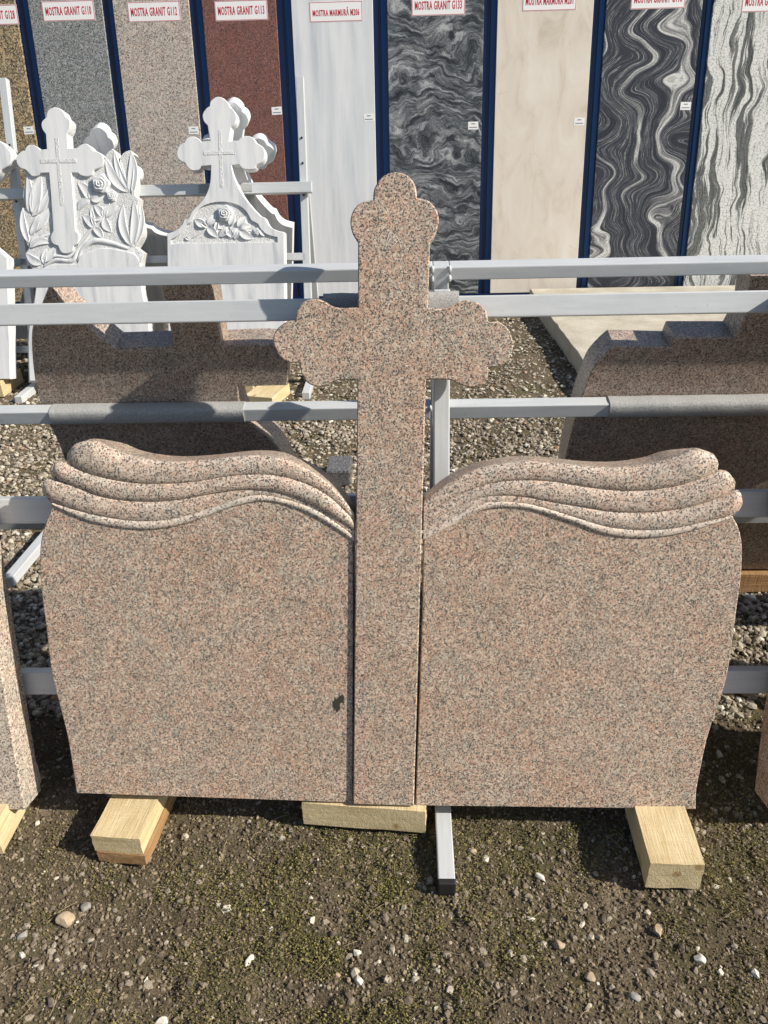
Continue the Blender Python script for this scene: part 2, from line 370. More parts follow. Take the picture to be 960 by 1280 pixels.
M['soil_clod'] = pebble_mat('soil_crumbs', [(0, (.075, .057, .038)), (.5, (.155, .12, .08)), (1, (.30, .24, .165))], .95)
M['moss'] = pebble_mat('moss', [(0, (.055, .055, .02)), (.5, (.125, .115, .04)), (1, (.28, .235, .085))], .9)
M['straw'] = new_mat('dry_straw', .8, (.30, .235, .14))[0]
def stone_mat(name, a, b2):
    m, t, b = new_mat(name, .8, spec=.3); v = coord(t); t.links.new(ramp(t, noise(t, v, 60, 5, .65), [(.3, a), (.7, b2)]), b.inputs['Base Color']); bump(t, b, noise(t, v, 120, 4), .001); return m
M['st_white'] = stone_mat('white_stone', (.55, .50, .42), (.75, .72, .64)); M['st_tan'] = stone_mat('tan_stone', (.30, .23, .15), (.46, .37, .26)); M['st_grey'] = stone_mat('grey_stone', (.22, .21, .19), (.36, .34, .30))

# ------------------------------------------------------------------ ground
def vnoise(x, y, sc, seed=0):
    x = x * sc + seed * 17.3; y = y * sc + seed * 9.1; xi = np.floor(x).astype(int); yi = np.floor(y).astype(int); fx = x - xi; fy = y - yi
    fx = fx * fx * (3 - 2 * fx); fy = fy * fy * (3 - 2 * fy)
    def h(a, b): 
        n = (a * 374761393 + b * 668265263 + seed * 1442695) & 0xffffffff; n = ((n ^ (n >> 13)) * 1274126177) & 0xffffffff; return ((n ^ (n >> 16)) & 0xffff) / 65535.0
    return (h(xi, yi) * (1 - fx) + h(xi + 1, yi) * fx) * (1 - fy) + (h(xi, yi + 1) * (1 - fx) + h(xi + 1, yi + 1) * fx) * fy
def gz(x, y):
    z = (vnoise(x, y, 3, 1) - .5) * .022 + (vnoise(x, y, 9, 2) - .5) * .012 + (vnoise(x, y, 28, 3) - .5) * .009 + (vnoise(x, y, 70, 4) - .5) * .006
    z = z * np.clip(1.2 - np.maximum(0, y - 1) * .15, .4, 1) - .006
    return z * np.clip((14 - np.hypot(x, y)) / 6, 0, 1)
def axis(a, b, st, far):
    c = list(np.arange(a, b, st)); s = st; v = c[0]; L = []
    while v > -far: s *= 1.13; v -= s; L.append(v)
    s = st; v = c[-1]; H = []
    while v < far: s *= 1.06 if v < 8 else 1.25; v += s; H.append(v)
    return np.array(L[::-1] + c + H)
gx = axis(-1.6, 1.6, .008, 250); gy = axis(-.95, .9, .008, 250)
GX, GY = np.meshgrid(gx, gy); GZ = gz(GX, GY); nx, ny = len(gx), len(gy)
def fast_mesh(name, V, Fq, k, tone=None, smooth=True):
    me = bpy.data.meshes.new(name); me.vertices.add(len(V)); me.vertices.foreach_set('co', V.astype(np.float32).ravel())
    me.loops.add(Fq.size); me.loops.foreach_set('vertex_index', Fq.astype(np.int32).ravel())
    me.polygons.add(len(Fq)); me.polygons.foreach_set('loop_start', np.arange(0, Fq.size, k, dtype=np.int32))
    me.polygons.foreach_set('loop_total', np.full(len(Fq), k, dtype=np.int32))
    me.polygons.foreach_set('use_smooth', np.full(len(Fq), smooth)); me.update(calc_edges=True)
    if tone is not None:
        a = me.attributes.new('tone', 'FLOAT', 'POINT'); a.data.foreach_set('value', tone.astype(np.float32))
    return me
i = (np.arange(ny - 1)[:, None] * nx + np.arange(nx - 1)[None, :]).ravel()
me = fast_mesh('ground', np.stack([GX.ravel(), GY.ravel(), GZ.ravel()], 1), np.stack([i, i + 1, i + nx + 1, i + nx], 1), 4)
link('ground', me, None, None, M['earth'], kind='structure')

# ------------------------------------------------------------------ steel rack the pink stones lean on
FR = lean_frame(0, .078, LEAN)                      # front face of the pink stones
T_ST = .072
RK = FR.moved(0, 0, -(T_ST + .014))                 # front face of the leaning rack frame
TB = .040
def vy(fr, px, py): return fr.pix(px, py)[1]
def rail_on(fr, y_top, y_bot, px, x0, x1, parent, depth=.03, **k):
    a = vy(fr, px, y_top); b = vy(fr, px, y_bot); c = (a + b) / 2; h = abs(a - b)
    return bar('rail', fr.at(x0, c, -depth / 2), fr.at(x1, c, -depth / 2), depth, h, fr.v, M['steel'], parent, **k)
rack = thing('steel_rack', Vector((0, .3, 0)), 'grey painted steel A-frame rack carrying the pink double headstone', 'rack')
bpy.context.view_layer.update()
post_x = RK.pix(547, 540)[0]
XL, XR = -2.3, 2.3
rail_on(RK, 375.5, 403.0, 250, XL, XR, rack)        # front rails
rail_on(RK, 619.0, 651.0, 480, XL, XR, rack)
rail_on(RK, 840.0, 868.0, 480, XL, XR, rack)
# rear frame: leans towards the viewer, meets the front at the ridge
BL = R(12)
q2 = RK.at(0, vy(RK, 250, 389), 0)
ridge_y = q2.y + .085
d = ray(250, 340); tt = (ridge_y - CAM.y) / d.y; ridge = CAM + d * tt     # front top edge of the ridge rail
BK = Frame((0, ridge.y, ridge.z), (1, 0, 0), (0, -math.sin(BL), math.cos(BL)))
px_ = [BK.pix(547, 540)[0], BK.pix(29, 470)[0] - .55]
post_x = px_[0]
supports = [post_x, post_x - 1.40, post_x + 1.42]
def rear_seg(vtop, h, depth=.034):
    xs = [XL] + sorted(supports) + [XR]
    for a, b in zip(xs[:-1], xs[1:]):
        a2 = a + (.0165 if a != XL else 0); b2 = b - (.0165 if b != XR else 0)
        bar('rail', BK.at(a2, vtop - h / 2, -depth / 2), BK.at(b2, vtop - h / 2, -depth / 2), depth, h, BK.v, M['steel'], rack)
h1 = abs(vy(BK, 250, 340.5) - vy(BK, 250, 357))
rear_seg(0, h1)
v3 = vy(BK, 480, 509.5); h3 = abs(v3 - vy(BK, 480, 525))
rear_seg(v3, h3)
rear_seg(vy(BK, 30, 646), .045)
for x in supports:
    bot = BK.at(x, -(BK.o.z - .034) / math.cos(BL), -.017)
    bar('post', bot, BK.at(x, .0, -.017), .034, .033, (1, 0, 0), M['steel'], rack)
    ft = RK.at(x, (.034 - RK.o.z) / math.cos(LEAN), -.05); tp = RK.at(x, vy(RK, 250, 366), -.05)
    bar('leg', ft, tp, .034, .033, (1, 0, 0), M['steel'], rack)
    fy = ground(545, 1098, .034).y
    foot = bar('foot', (x, fy, .017), (x, bot.y + .08, .017), .034, .033, (0, 0, 1), M['steel'], rack)
    cp = box_mesh('end_cap', .014, .036, .036, .003, 2)
    L = (bot.y + .08 - fy)
    link('end_cap', cp, foot, Matrix.Translation((-L / 2 - .0065, 0, 0)), M['cap'])
for x in supports[:1]:
    for sx_, vv in ((-1, -.004), (1, -.004), (-1, -h1 + .004), (1, -h1 + .004), (-1, v3 - .004), (1, v3 - .004)):
        bm = bmesh.new(); bmesh.ops.create_icosphere(bm, subdivisions=2, radius=.0055)
        for v in bm.verts: v.co = Vector((v.co.x * .7, v.co.y * 1.5, v.co.z * .8)) * random.uniform(.85, 1.15)
        link('weld_bead', bm_me(bm, 'weld_bead', 60), rack, rack.matrix_world.inverted() @ BK.moved(x + sx_ * .0175, vv, -.0005).matrix(), M['steel'])
print('supports', supports, 'ridge', ridge, 'foot y', fy, 'postbase', bot)
bar('brace', ground(10, 728, .05), ground(74, 652, .05), .034, .034, (0, 0, 1), M['steel'], rack)
# pipe foam slipped over the rails
def foam_piece(name, c0, c1, fr, w, h, label, lip=True):
    o = thing(name, fr.moved((c0 + c1) / 2, 0, 0), label, 'foam padding', 'foam pads on the rack rails')
    L = abs(c1 - c0); N = 60; V = []; Fc = []; prof = []
    for k in range(20):
        a = 2 * math.pi * k / 20; e = .55
        prof.append((w * math.copysign(abs(math.cos(a)) ** e, math.cos(a)), h * math.copysign(abs(math.sin(a)) ** e, math.sin(a))))
    for i in range(N + 1):
        x = -L / 2 + L * i / N; wob = .0005 * math.sin(i * .37 + L * 20) + .0003 * random.uniform(-1, 1)
        V += [(x, p[1] + wob, p[0] + wob * .5) for p in prof]
    for i in range(N):
        for k in range(20):
            j = (k + 1) % 20; Fc.append((i * 20 + k, i * 20 + j, (i + 1) * 20 + j, (i + 1) * 20 + k))
    Fc.append(tuple(range(20))); Fc.append(tuple(range(N * 20, N * 20 + 20)))
    link('foam_sleeve', me_from('foam_sleeve', V, Fc, 40), o, None, M['foam'])
    if lip:
        me = box_mesh('foam_lip', L * .94, .006, .02, .002)
        link('foam_lip', me, o, Matrix.Translation((L * .01, -h - .004, -.004)), M['foam'])
    return o
f3 = BK.moved(0, v3 - h3 / 2, -.017)
foam_piece('pipe_foam', f3.pix(65, 512)[0], f3.pix(306, 512)[0], f3, .0225, h3 / 2 + .0035, 'grey pipe foam on the rear rail before the left brown headstone')
foam_piece('pipe_foam', f3.pix(760, 505)[0], f3.pix(990, 505)[0], f3, .0225, h3 / 2 + .0035, 'grey pipe foam on the rear rail in front of the stepped brown stone')
c2 = (vy(RK, 520, 374) + vy(RK, 520, 396)) / 2
f2 = RK.moved(0, c2 + .004, -.010)
foam_piece('pipe_foam', f2.pix(405, 375)[0], f2.pix(573, 375)[0], f2, .021, .027, 'grey pipe foam tucked behind the arms of the tall pink cross', False)

# ------------------------------------------------------------------ pink stones
def bump_roll(name, top, bot, h, flip, parent, mat, k=1.04, zback=-.006):
    """half round moulding between two curves (plane points), rounded at its outer end (first point)"""
    def res(c, ts):
        c = [Vector(p) for p in c]; L = [0]
        for a, b in zip(c[:-1], c[1:]): L.append(L[-1] + (b - a).length)
        out = []
        for t in ts:
            s = t * L[-1]; j = 0
            while j < len(L) - 2 and L[j + 1] < s: j += 1
            out.append(c[j].lerp(c[j + 1], (s - L[j]) / max(1e-9, L[j + 1] - L[j])))
        return out
    top = curve(top, 8, False); bot = curve(bot, 8, False)
    ts = sorted(set([0.0008, .002, .004, .007, .011, .016, .022, .03, .04] + [i / 64 for i in range(3, 65)]))
    A = res(top, ts); B = res(bot, ts); V = []; Fc = []; K = 14
    L = sum((A[i + 1] - A[i]).length for i in range(len(A) - 1)); r0 = (A[12] - B[12]).length / 2
    for t, a, b in zip(ts, A, B):
        c = (a + b) / 2; hv = (a - b) / 2 * k; d = t * L; f = 1 if d >= r0 else math.sqrt(max(0, 1 - (1 - d / r0) ** 2))
        hh = h * min(1.15, hv.length / r0)
        for q in range(K + 1):
            th = math.pi * q / K; p = c + hv * f * math.cos(th); V.append((p.x, p.y, hh * f * math.sin(th) ** .9))
        V.append((c.x - hv.x * f, c.y - hv.y * f, zback)); V.append((c.x + hv.x * f, c.y + hv.y * f, zback))
    n = K + 3
    for i in range(len(ts) - 1):
        for q in range(n):
            j = (q + 1) % n; Fc.append((i * n + q, i * n + j, (i + 1) * n + j, (i + 1) * n + q))
    Fc.append(tuple(range(n))); Fc.append(tuple(range((len(ts) - 1) * n, len(ts) * n)))
    bm = bmesh.new(); vs = [bm.verts.new(v) for v in V]
    for f in Fc: bm.faces.new([vs[j] for j in f])
    return link(name, bm_me(bm, name, 55), parent, None, mat)
def book(base_px, body, curves, crop, label, z_rolls):
    s, ox, oy = crop
    b0 = FR.pix(*base_px); fr = FR.moved(b0[0], b0[1], 0)
    o = thing('granite_headstone', fr, label, 'headstone')
    pts = pixels(fr, body); me = plate_mesh('stone_slab', curve(pts, 5), T_ST, .0022)
    link('stone_slab', me, o, None, M['pink'])
    cs = [pixels(fr, c, 0, s, ox, oy) for c in curves]
    for i in range(4):
        bump_roll('rolled_moulding' if i < 3 else 'moulding_fillet', cs[i], cs[i + 1] if i < 3 else cs[4], z_rolls[i], False, o, M['pink'] if i < 3 else M['pink_rough'], 1.03 if i < 3 else 1.3)
    return o, fr
def crop_pts(c, s, ox, oy): return [(ox + x / s, oy + y / s) for x, y in c]
# left stone; curves start at the outer (left) end
Lc = [[(97, 88), (112, 66), (135, 54), (175, 50), (220, 68), (270, 88), (320, 100), (400, 108), (500, 103), (600, 92), (660, 91), (720, 100), (780, 126), (840, 165), (880, 203), (921, 256)],
      [(106, 112), (150, 135), (220, 155), (300, 168), (380, 170), (460, 165), (540, 152), (620, 144), (700, 147), (780, 170), (850, 208), (921, 276)],
      [(60, 150), (120, 175), (200, 205), (280, 218), (360, 220), (440, 212), (520, 198), (600, 187), (680, 190), (750, 208), (830, 245), (921, 304)],
      [(34, 205), (60, 218), (120, 243), (200, 264), (280, 276), (360, 277), (430, 266), (520, 238), (600, 212), (660, 205), (730, 218), (800, 243), (860, 278), (921, 322)],
      [(62, 232), (160, 273), (250, 292), (330, 297), (400, 290), (480, 268), (560, 238), (640, 219), (700, 222), (780, 248), (850, 285), (921, 334)]]
Ls = (2.2857, 40, 530)
# the tops of rolls 2 and 3 start further out than the groove above them
Lr2 = [(56, 132), (66, 112), (85, 110)] + Lc[1][1:]
Lr3 = [(26, 186), (34, 162), (58, 160)] + Lc[2][1:]
Lr4 = [(52, 224)] + Lc[3][2:]
def make_book(base_px, side, c, r2, r3, r4, crop, tail, lobes, label):
    s, ox, oy = crop
    b0 = FR.pix(*base_px); fr = FR.moved(b0[0], b0[1], 0)
    o = thing('granite_headstone', fr, label, 'headstone', None)
    top = crop_pts(c[0][4:-1], s, ox, oy)
    body = side + crop_pts(lobes, s, ox, oy) + top + tail
    flag = []
    for i, p in enumerate(body): flag.append(p)
    flag = [tuple(p) for p in flag]
    me = plate_mesh('stone_slab', curve(pixels(fr, flag), 5), T_ST, .0022)
    link('stone_slab', me, o, None, M['pink'])
    P = lambda k: pixels(fr, k, 0, s, ox, oy)
    bump_roll('rolled_moulding', P(c[0]), P(c[1]), .0130, False, o, M['pink_honed'])
    bump_roll('rolled_moulding', P(r2), P(c[2]), .0108, False, o, M['pink_honed'])
    bump_roll('rolled_moulding', P(r3), P(c[3]), .0095, False, o, M['pink_honed'])
    bump_roll('moulding_fillet', P(r4), P(c[4]), .0048, False, o, M['fillet'], 1.4)
    return o, fr
ls = lambda L, s, ox, oy: [(ox + x / s, oy + y / s) for x, y in L]
Lside = [(441.0, 1004.0, 1), (95.5, 992.0, 1)] + ls([(232, 920), (215, 820), (190, 720), (165, 620), (148, 480), (135, 380), (127, 280), (130, 200), (145, 140)], 2.56, 0, 600) + [(64.5, 634, 1)]
Llob = [(38, 205), (28, 185), (40, 165), (58, 156), (60, 130), (72, 114), (97, 104), (100, 84), (115, 66), (137, 55)]
oL, frL = make_book((260, 998), Lside, Lc, Lr2, Lr3, Lr4, Ls, [(441.6, 642.5, 1)], Llob, 'pink granite book-wing headstone left of the tall cross, with a dark residue spot')
Rc = [[(833, 103), (825, 84), (806, 74), (765, 66), (720, 84), (660, 102), (580, 113), (500, 112), (420, 104), (340, 98), (260, 104), (190, 122), (120, 158), (62, 203)],
      [(824, 126), (780, 142), (720, 160), (640, 172), (560, 172), (480, 163), (400, 150), (330, 146), (260, 150), (200, 165), (130, 195), (62, 238)],
      [(870, 174), (800, 203), (720, 222), (640, 230), (550, 228), (470, 215), (400, 203), (330, 190), (260, 186), (200, 195), (130, 226), (61, 266)],
      [(884, 228), (850, 240), (780, 258), (700, 274), (620, 277), (540, 269), (470, 249), (400, 227), (330, 209), (260, 204), (200, 213), (130, 248), (61, 288)],
      [(862, 246), (760, 276), (680, 291), (600, 293), (530, 283), (470, 262), (400, 238), (330, 219), (260, 215), (200, 227), (130, 265), (61, 300)]]
Rr2 = [(876, 152), (862, 131), (836, 122)] + Rc[1][1:]
Rr3 = [(895, 205), (890, 182), (872, 176)] + Rc[2][1:]
Rr4 = [(868, 240)] + Rc[3][2:]
Rside = [(519.5, 1007.5, 1), (870, 1012, 1)] + ls([(412, 940), (425, 870), (445, 780), (470, 700), (497, 620), (510, 560), (522, 480), (535, 380), (547, 290), (550, 205), (541, 150)], 2.415, 700, 600) + [(916, 645, 1)]
Rlob = [(886, 226), (895, 204), (888, 184), (874, 174), (876, 152), (862, 134), (832, 124), (832, 102), (824, 86), (806, 76)]
oR, frR = make_book((695, 1010), Rside, Rc, Rr2, Rr3, Rr4, (2.087, 500, 530), [(530.3, 628, 1), (528.0, 760, 1)], Rlob, 'pink granite book-wing headstone right of the tall cross, mirror of the left one')
# tall cross, a little proud of the wings
cr = [(360, 290, 1), (340, 258), (333, 215), (345, 175), (372, 150), (413, 140, 1), (418, 100), (445, 60), (490, 42), (535, 55), (562, 90), (568, 133, 1), (610, 145), (638, 178), (645, 215), (636, 255), (615, 290, 1),
      (607, 522, 1), (660, 524), (690, 514), (720, 500), (750, 495), (785, 505), (812, 532), (820, 572, 1), (860, 573), (890, 597), (907, 640), (903, 680), (880, 715), (850, 730), (820, 732, 1), (818, 765), (795, 795), (755, 803), (715, 790), (690, 778), (660, 775), (600, 775, 1)]
cr = [(320 + p[0] / 2.8235, 200 + p[1] / 2.8235) + tuple(p[2:]) for p in cr] + [(517.3, 1008, 1), (441.3, 1005.5, 1)]
cl = [(358, 775, 1), (290, 778), (250, 795), (215, 800), (180, 785), (160, 752), (155, 715, 1), (120, 715), (85, 695), (62, 650), (62, 620), (80, 590), (110, 570), (140, 566, 1), (145, 530), (165, 503), (200, 490), (235, 496), (265, 514), (300, 522)]
cr += [(320 + p[0] / 2.8235, 200 + p[1] / 2.8235) + tuple(p[2:]) for p in cl] + [(447.5, 384.2, 1)]
PR = FR.moved(0, 0, .009)
b0 = PR.pix(479, 1007); frC = PR.moved(b0[0], b0[1])
oC = thing('granite_cross', frC, 'tall pink speckled granite cross with trefoil ends standing between the two book wings', 'stone cross')
link('cross_slab', plate_mesh('cross_slab', curve(pixels(frC, cr), 7), T_ST, .0022), oC, None, M['pink'])
def strokes(lines, fr, z, wd, name, parent, mat):
    V = []; Fc = []
    for L in lines:
        for a, b in zip(L[:-1], L[1:]):
            a, b = Vector(fr.pix(*a)), Vector(fr.pix(*b)); dd = (b - a); nn = Vector((-dd.y, dd.x)).normalized() * wd / 2; k = len(V)
            V += [(p.x, p.y, q) for q in (z - .001, z) for p in (a - nn, a + nn, b + nn, b - nn)]
            Fc += [(k + 4, k + 5, k + 6, k + 7), (k, k + 1, k + 5, k + 4), (k + 1, k + 2, k + 6, k + 5), (k + 2, k + 3, k + 7, k + 6), (k + 3, k, k + 4, k + 7)]
    return link(name, me_from(name, V, Fc), parent, None, mat)
strokes([[(482, 312), (484, 300), (487, 290), (489, 297), (485, 303)], [(487, 291), (493, 293), (491, 299), (496, 303), (492, 307), (484, 306)], [(495, 295), (500, 303), (501, 310)]], frC, .0005, .0008, 'chalk_mark', oC, M['chalk'])
def blob(name, fr, px, py, rx, ry, z, parent, mat, seed):
    random.seed(seed); c = fr.pix(px, py); pts = []
    for k in range(22):
        a = 2 * math.pi * k / 22; r = random.uniform(.6, 1.15); pts.append((c[0] + math.cos(a) * rx * r, c[1] + math.sin(a) * ry * r))
    return link(name, plate_mesh(name, pts, .0014, .0003, z0=z), parent, None, mat)
blob('residue_spot', frL, 421, 880, .009, .018, .0007, oL, M['stain'], 3); blob('residue_spot', frL, 427, 874, .006, .011, .0009, oL, M['stain'], 5)

# neighbours at both picture edges
nb = FR.pix(-60, 1012); frN = FR.moved(nb[0], nb[1])
oN = thing('granite_headstone', frN, 'speckled pinkish granite slab cut off by the left picture edge, sunlit on its side', 'headstone')
link('stone_slab', plate_mesh('stone_slab', curve(pixels(frN, [(31, 1013, 1), (-40, 592, 1), (-330, 600, 1), (-330, 1010, 1)]), 5), .078, .003), oN, None, M['pink_rough'])
nb = FR.pix(1100, 1016); frN = FR.moved(nb[0], nb[1])
oN2 = thing('granite_headstone', frN, 'pink granite slab cut off by the right picture edge beside the rear gravel', 'headstone')
link('stone_slab', plate_mesh('stone_slab', curve(pixels(frN, [(962, 1013, 1), (972, 930), (985, 840), (990, 740), (982, 640), (990, 560), (1000, 470), (985, 425), (990, 385), (1020, 350), (1070, 340), (1120, 360), (1150, 420, 1), (1350, 600, 1), (1350, 1020, 1)]), 5), .074, .003), oN2, None, M['pink'])  # lower left edge is real; unseen upper outline invented to shade the rails

# ------------------------------------------------------------------ timber blocks
def block(name, A, B, D, ztop, h, label, mat, shim=None, jit=.001):
    """A, B: front corners (world, top), D: back direction length"""
    A, B = Vector(A), Vector(B); x = (B - A); W = x.length; x.normalize(); z = Vector((0, 0, 1)); D = Vector(D); L = D.length
    y = D.normalized(); x = (x - y * x.dot(y)).normalized()
    o = thing(name, Vector(((A + B) / 2 + D / 2).to_tuple()[:2] + (ztop - h,)), label, 'wood block', None)
    m = Matrix((x, y, z)).transposed().to_4x4()
    bm = bmesh.new(); bmesh.ops.create_cube(bm, size=1)
    bmesh.ops.subdivide_edges(bm, edges=list(bm.edges), cuts=5, use_grid_fill=True)
    for v in bm.verts: v.co = Vector((v.co.x * W, v.co.y * L, v.co.z * h + h / 2)) + Vector([random.uniform(-jit, jit) for _ in range(3)])
    # grain runs along local X of the mesh: swap axes through the matrix
    me = bm_me(bm, 'timber', 35)
    me.transform(Matrix.Rotation(R(-90), 4, 'Z')); m = m @ Matrix.Rotation(R(90), 4, 'Z')
    link('timber', me, o, m, mat)
    return o
zt = .0765
A = ground(112, 1047, zt); B = ground(175, 1046.5, zt); Dl = ((ground(203, 995, zt) - B) + (ground(135, 995, zt) - A)).normalized() * .26
block('pine_block', A, B, Dl, zt, .046, 'pale pine block lying on a thin brown board under the left wing', M['wood'])
o = block('wooden_board', A + Vector((.004, -.002, 0)), B + Vector((.004, -.004, 0)), Dl * 1.0, zt - .0475, .03, 'thin brown board under the left pine block', M['wood_dark'])
A = ground(814, 1081, zt); B = ground(881, 1079.5, zt); Dr = (ground(857, 1014, zt) - B); Dr2 = (ground(796, 1014, zt) - A); Dr = (Dr + Dr2).normalized() * .32
block('pine_block', A, B, Dr, zt, .072, 'pale pine block sticking out furthest under the right wing', M['wood'])
A = ground(377, 1003, zt); B = ground(532, 1014, zt); Dm = Vector((-(B - A).y, (B - A).x, 0)).normalized() * .075
A -= Dm * .02; B -= Dm * .02
block('pine_block', A, B, Dm, zt, .066, 'pale pine block lying crosswise under the foot of the tall cross', M['wood'])
A = ground(-75, 1036, zt); B = ground(-8, 1038, zt); block('pine_block', A, B, (ground(6, 1013, zt) - B).normalized() * .2, zt, .075, 'yellow pine block at the left picture edge under the cut-off slab', M['wood'])

# ------------------------------------------------------------------ brown stones leaning on the back of the rack
BS = BK.moved(0, 0, -.034 - .006)
def brown(pts, s, ox, oy, base, label, T=.08):
    b = BS.pix(*base); fr = BS.moved(b[0], b[1])
    o = thing('brown_headstone', fr, label, 'headstone', None)
    link('stone_slab', plate_mesh('stone_slab', curve(pixels(fr, pts, 0, s, ox, oy), 5), T, .003), o, None, M['brown'])
    return o, fr
brown([(95, 275), (112, 225), (150, 128, 1), (205, 212), (255, 252), (300, 290), (343, 325, 1), (520, 320, 1), (508, 250, 1), (479, 124, 1), (634, 124, 1), (665, 318, 1), (815, 315), (848, 340), (866, 378), (862, 437, 1), (716, 441, 1), (717, 480), (733, 530), (770, 562), (815, 600), (850, 645), (880, 710), (905, 800), (915, 985, 1), (250, 985, 1), (225, 800), (205, 700), (175, 610), (140, 540), (112, 460), (98, 370)], 2.4, 0, 300, (230, 712),
      'dark brown granite headstone with stepped cross stem seen from behind, left of the tall cross')
brown([(700, 712, 1), (700, 640), (704, 590), (712, 550), (724, 505), (733, 480), (742, 459), (756, 443), (768, 432.5, 1), (838.5, 434.4, 1), (844, 421.7, 1), (917.5, 421.7, 1), (931, 398, 1), (939, 345, 1), (1010, 344, 1), (1060, 430, 1), (1130, 440, 1), (1150, 600, 1), (1150, 712, 1)], 1, 0, 0, (900, 712),
      'dark brown granite headstone with stepped shoulder seen from behind at the right edge')
print('brown bottom z', BS.at(*BS.pix(900, 712)).z, BS.at(*BS.pix(900, 712)))
# plank under it
pb = BS.at(*BS.pix(940, 712))
bar('wooden_plank', (pb.x - .25, pb.y + .05, pb.z - .032), (pb.x + .5, pb.y + .05, pb.z - .032), .14, .06, (0, 0, 1), M['wood_dark'], None, .002, label='orange brown plank beneath the stepped brown stone at the right edge', cat='plank')
pb2 = BS.at(*BS.pix(230, 712))
bar('wooden_plank', (pb2.x - .3, pb2.y + .05, pb2.z - .032), (pb2.x + .3, pb2.y + .05, pb2.z - .032), .14, .06, (0, 0, 1), M['wood_dark'], None, .002, label='brown plank beneath the brown stone hidden behind the left wing', cat='plank')

# ------------------------------------------------------------------ second rack with white marble stones
WB = ground(42, 486)
WL = R(15.5)
WF = lean_frame(WB.y, 0, WL)                          # front plane of the white rack posts
rack2 = thing('steel_rack', Vector((-1.0, WB.y + .2, 0)), 'grey steel rack with tall posts holding the white marble crosses', 'rack')
bpy.context.view_layer.update()
xe = WF.pix(386, 300)[0]; xl = WF.pix(26, 300)[0]
print('rack2', WB, xe, xl)
vr = WF.pix(386, 233)[1]
def wpost(px_top, py_top, px_bot):
    x = WF.pix(px_top, py_top); 
    return x
for (ax, ay, bx, by) in ((6, 97, 44, 484), (376, 95, 387, 478)):
    a = WF.pix(ax, ay); b = (WF.pix(bx, by)[0], 0)
    xx = (a[0] + b[0]) / 2 
    bar('post', WF.at(xx, .0, -.02), WF.at(xx, a[1], -.02), .04, .04, (1, 0, 0), M['steel'], rack2)
    tp = WF.at(xx, vr, -.03); bt = Vector((xx, tp.y + tp.z * math.tan(R(13)), .0))
    bar('rear_leg', bt, tp + Vector((.0, .07, 0)), .038, .038, (1, 0, 0), M['steel'], rack2)
    bar('foot', (xx, WB.y - .24, .02), (xx, bt.y + .05, .02), .04, .04, (0, 0, 1), M['steel'], rack2)
    for k in (.45, .9, 1.25):
        me = bpy.data.meshes.new('bolt'); bm = bmesh.new(); bmesh.ops.create_cone(bm, cap_ends=True, segments=12, radius1=.006, radius2=.005, depth=.006); bm.to_mesh(me); bm.free()
        m = rack2.matrix_world.inverted() @ WF.moved(xx, vr + k * .35 - .2, .002).matrix(); link('bolt', me, rack2, m, M['cap'])
rr = WF.pix(-200, 238)[0]
for (yt, yb, px, dz) in ((230.5, 244, 300, .0),):
    a = WF.pix(px, yt)[1]; b = WF.pix(px, yb)[1]
    bar('rail', WF.at(rr, (a + b) / 2, .022), WF.at(xe + .03, (a + b) / 2, .022), .042, abs(a - b), WF.v, M['steel'], rack2)
bar('rail', WF.at(rr, vr + .005, -.13), WF.at(xe, vr + .005, -.13), .035, .035, WF.v, M['steel'], rack2)
for py in (324, 434):
    v = WF.pix(200, py)[1]
    bar('rail', WF.at(rr, v, -.02), WF.at(xe - .022, v, -.02), .04, .038, WF.v, M['steel'], rack2)
# small black foam on the top rail
f = WF.moved(0, WF.pix(300, 237)[1], .022)
foam_piece('pipe_foam', f.pix(250, 237)[0], f.pix(316, 238)[0], f, .026, .026, 'short grey pipe foam on the white rack rail behind the rose cross', False)
TW = .075
WS = WF.moved(0, 0, .05 + TW)                         # front faces of the marble stones
z_bot = .09
def wthing(px, label, plane=None):
    P = plane or WS; b = P.pix(px, 460); vb = (z_bot - P.o.z) / P.v.z
    fr = P.moved(b[0], vb); return thing('marble_headstone', fr, label, 'headstone', None), fr
def leaf(base, tip, wd, h, bend, parent, mat, z=0.0, name='leaf'):
    """carved leaf: two swelling halves with a sunk midrib"""
    a, b = Vector(base), Vector(tip); d = b - a; L = d.length; d.normalize(); s = Vector((-d.y, d.x)); N = 8; V = []; Fc = []
    cols = (-1, -.88, -.5, 0, .5, .88, 1); hz = (0, .95, .72, .42, .72, .95, 0)
    for i in range(N + 1):
        t = i / N; wv = .95 * wd * (math.sin(math.pi * min(1, t ** .8)) ** .75 if 0 < t < 1 else 0); c = a + d * L * t + s * bend * math.sin(math.pi * t)
        for cc, zz in zip(cols, hz):
            p = c + s * wv * cc; V.append((p.x, p.y, z + (h * zz * (.35 + .65 * math.sin(math.pi * min(1, t + .15))) if 0 < t < 1 else 0) - (.002 if abs(cc) == 1 else 0)))
    K = len(cols)
    for i in range(N):
        for k in range(K - 1): Fc.append((i * K + k, i * K + k + 1, (i + 1) * K + k + 1, (i + 1) * K + k))
    bm = bmesh.new(); vs = [bm.verts.new(v) for v in V]
    for q in Fc: bm.faces.new([vs[k] for k in q])
    bmesh.ops.remove_doubles(bm, verts=bm.verts, dist=1e-5)
    for v in bm.verts: pass
    me = bm_me(bm, name, 60)
    if me.polygons and sum(p.normal.z for p in me.polygons) < 0: me.flip_normals()
    return link(name, me, parent, None, mat)
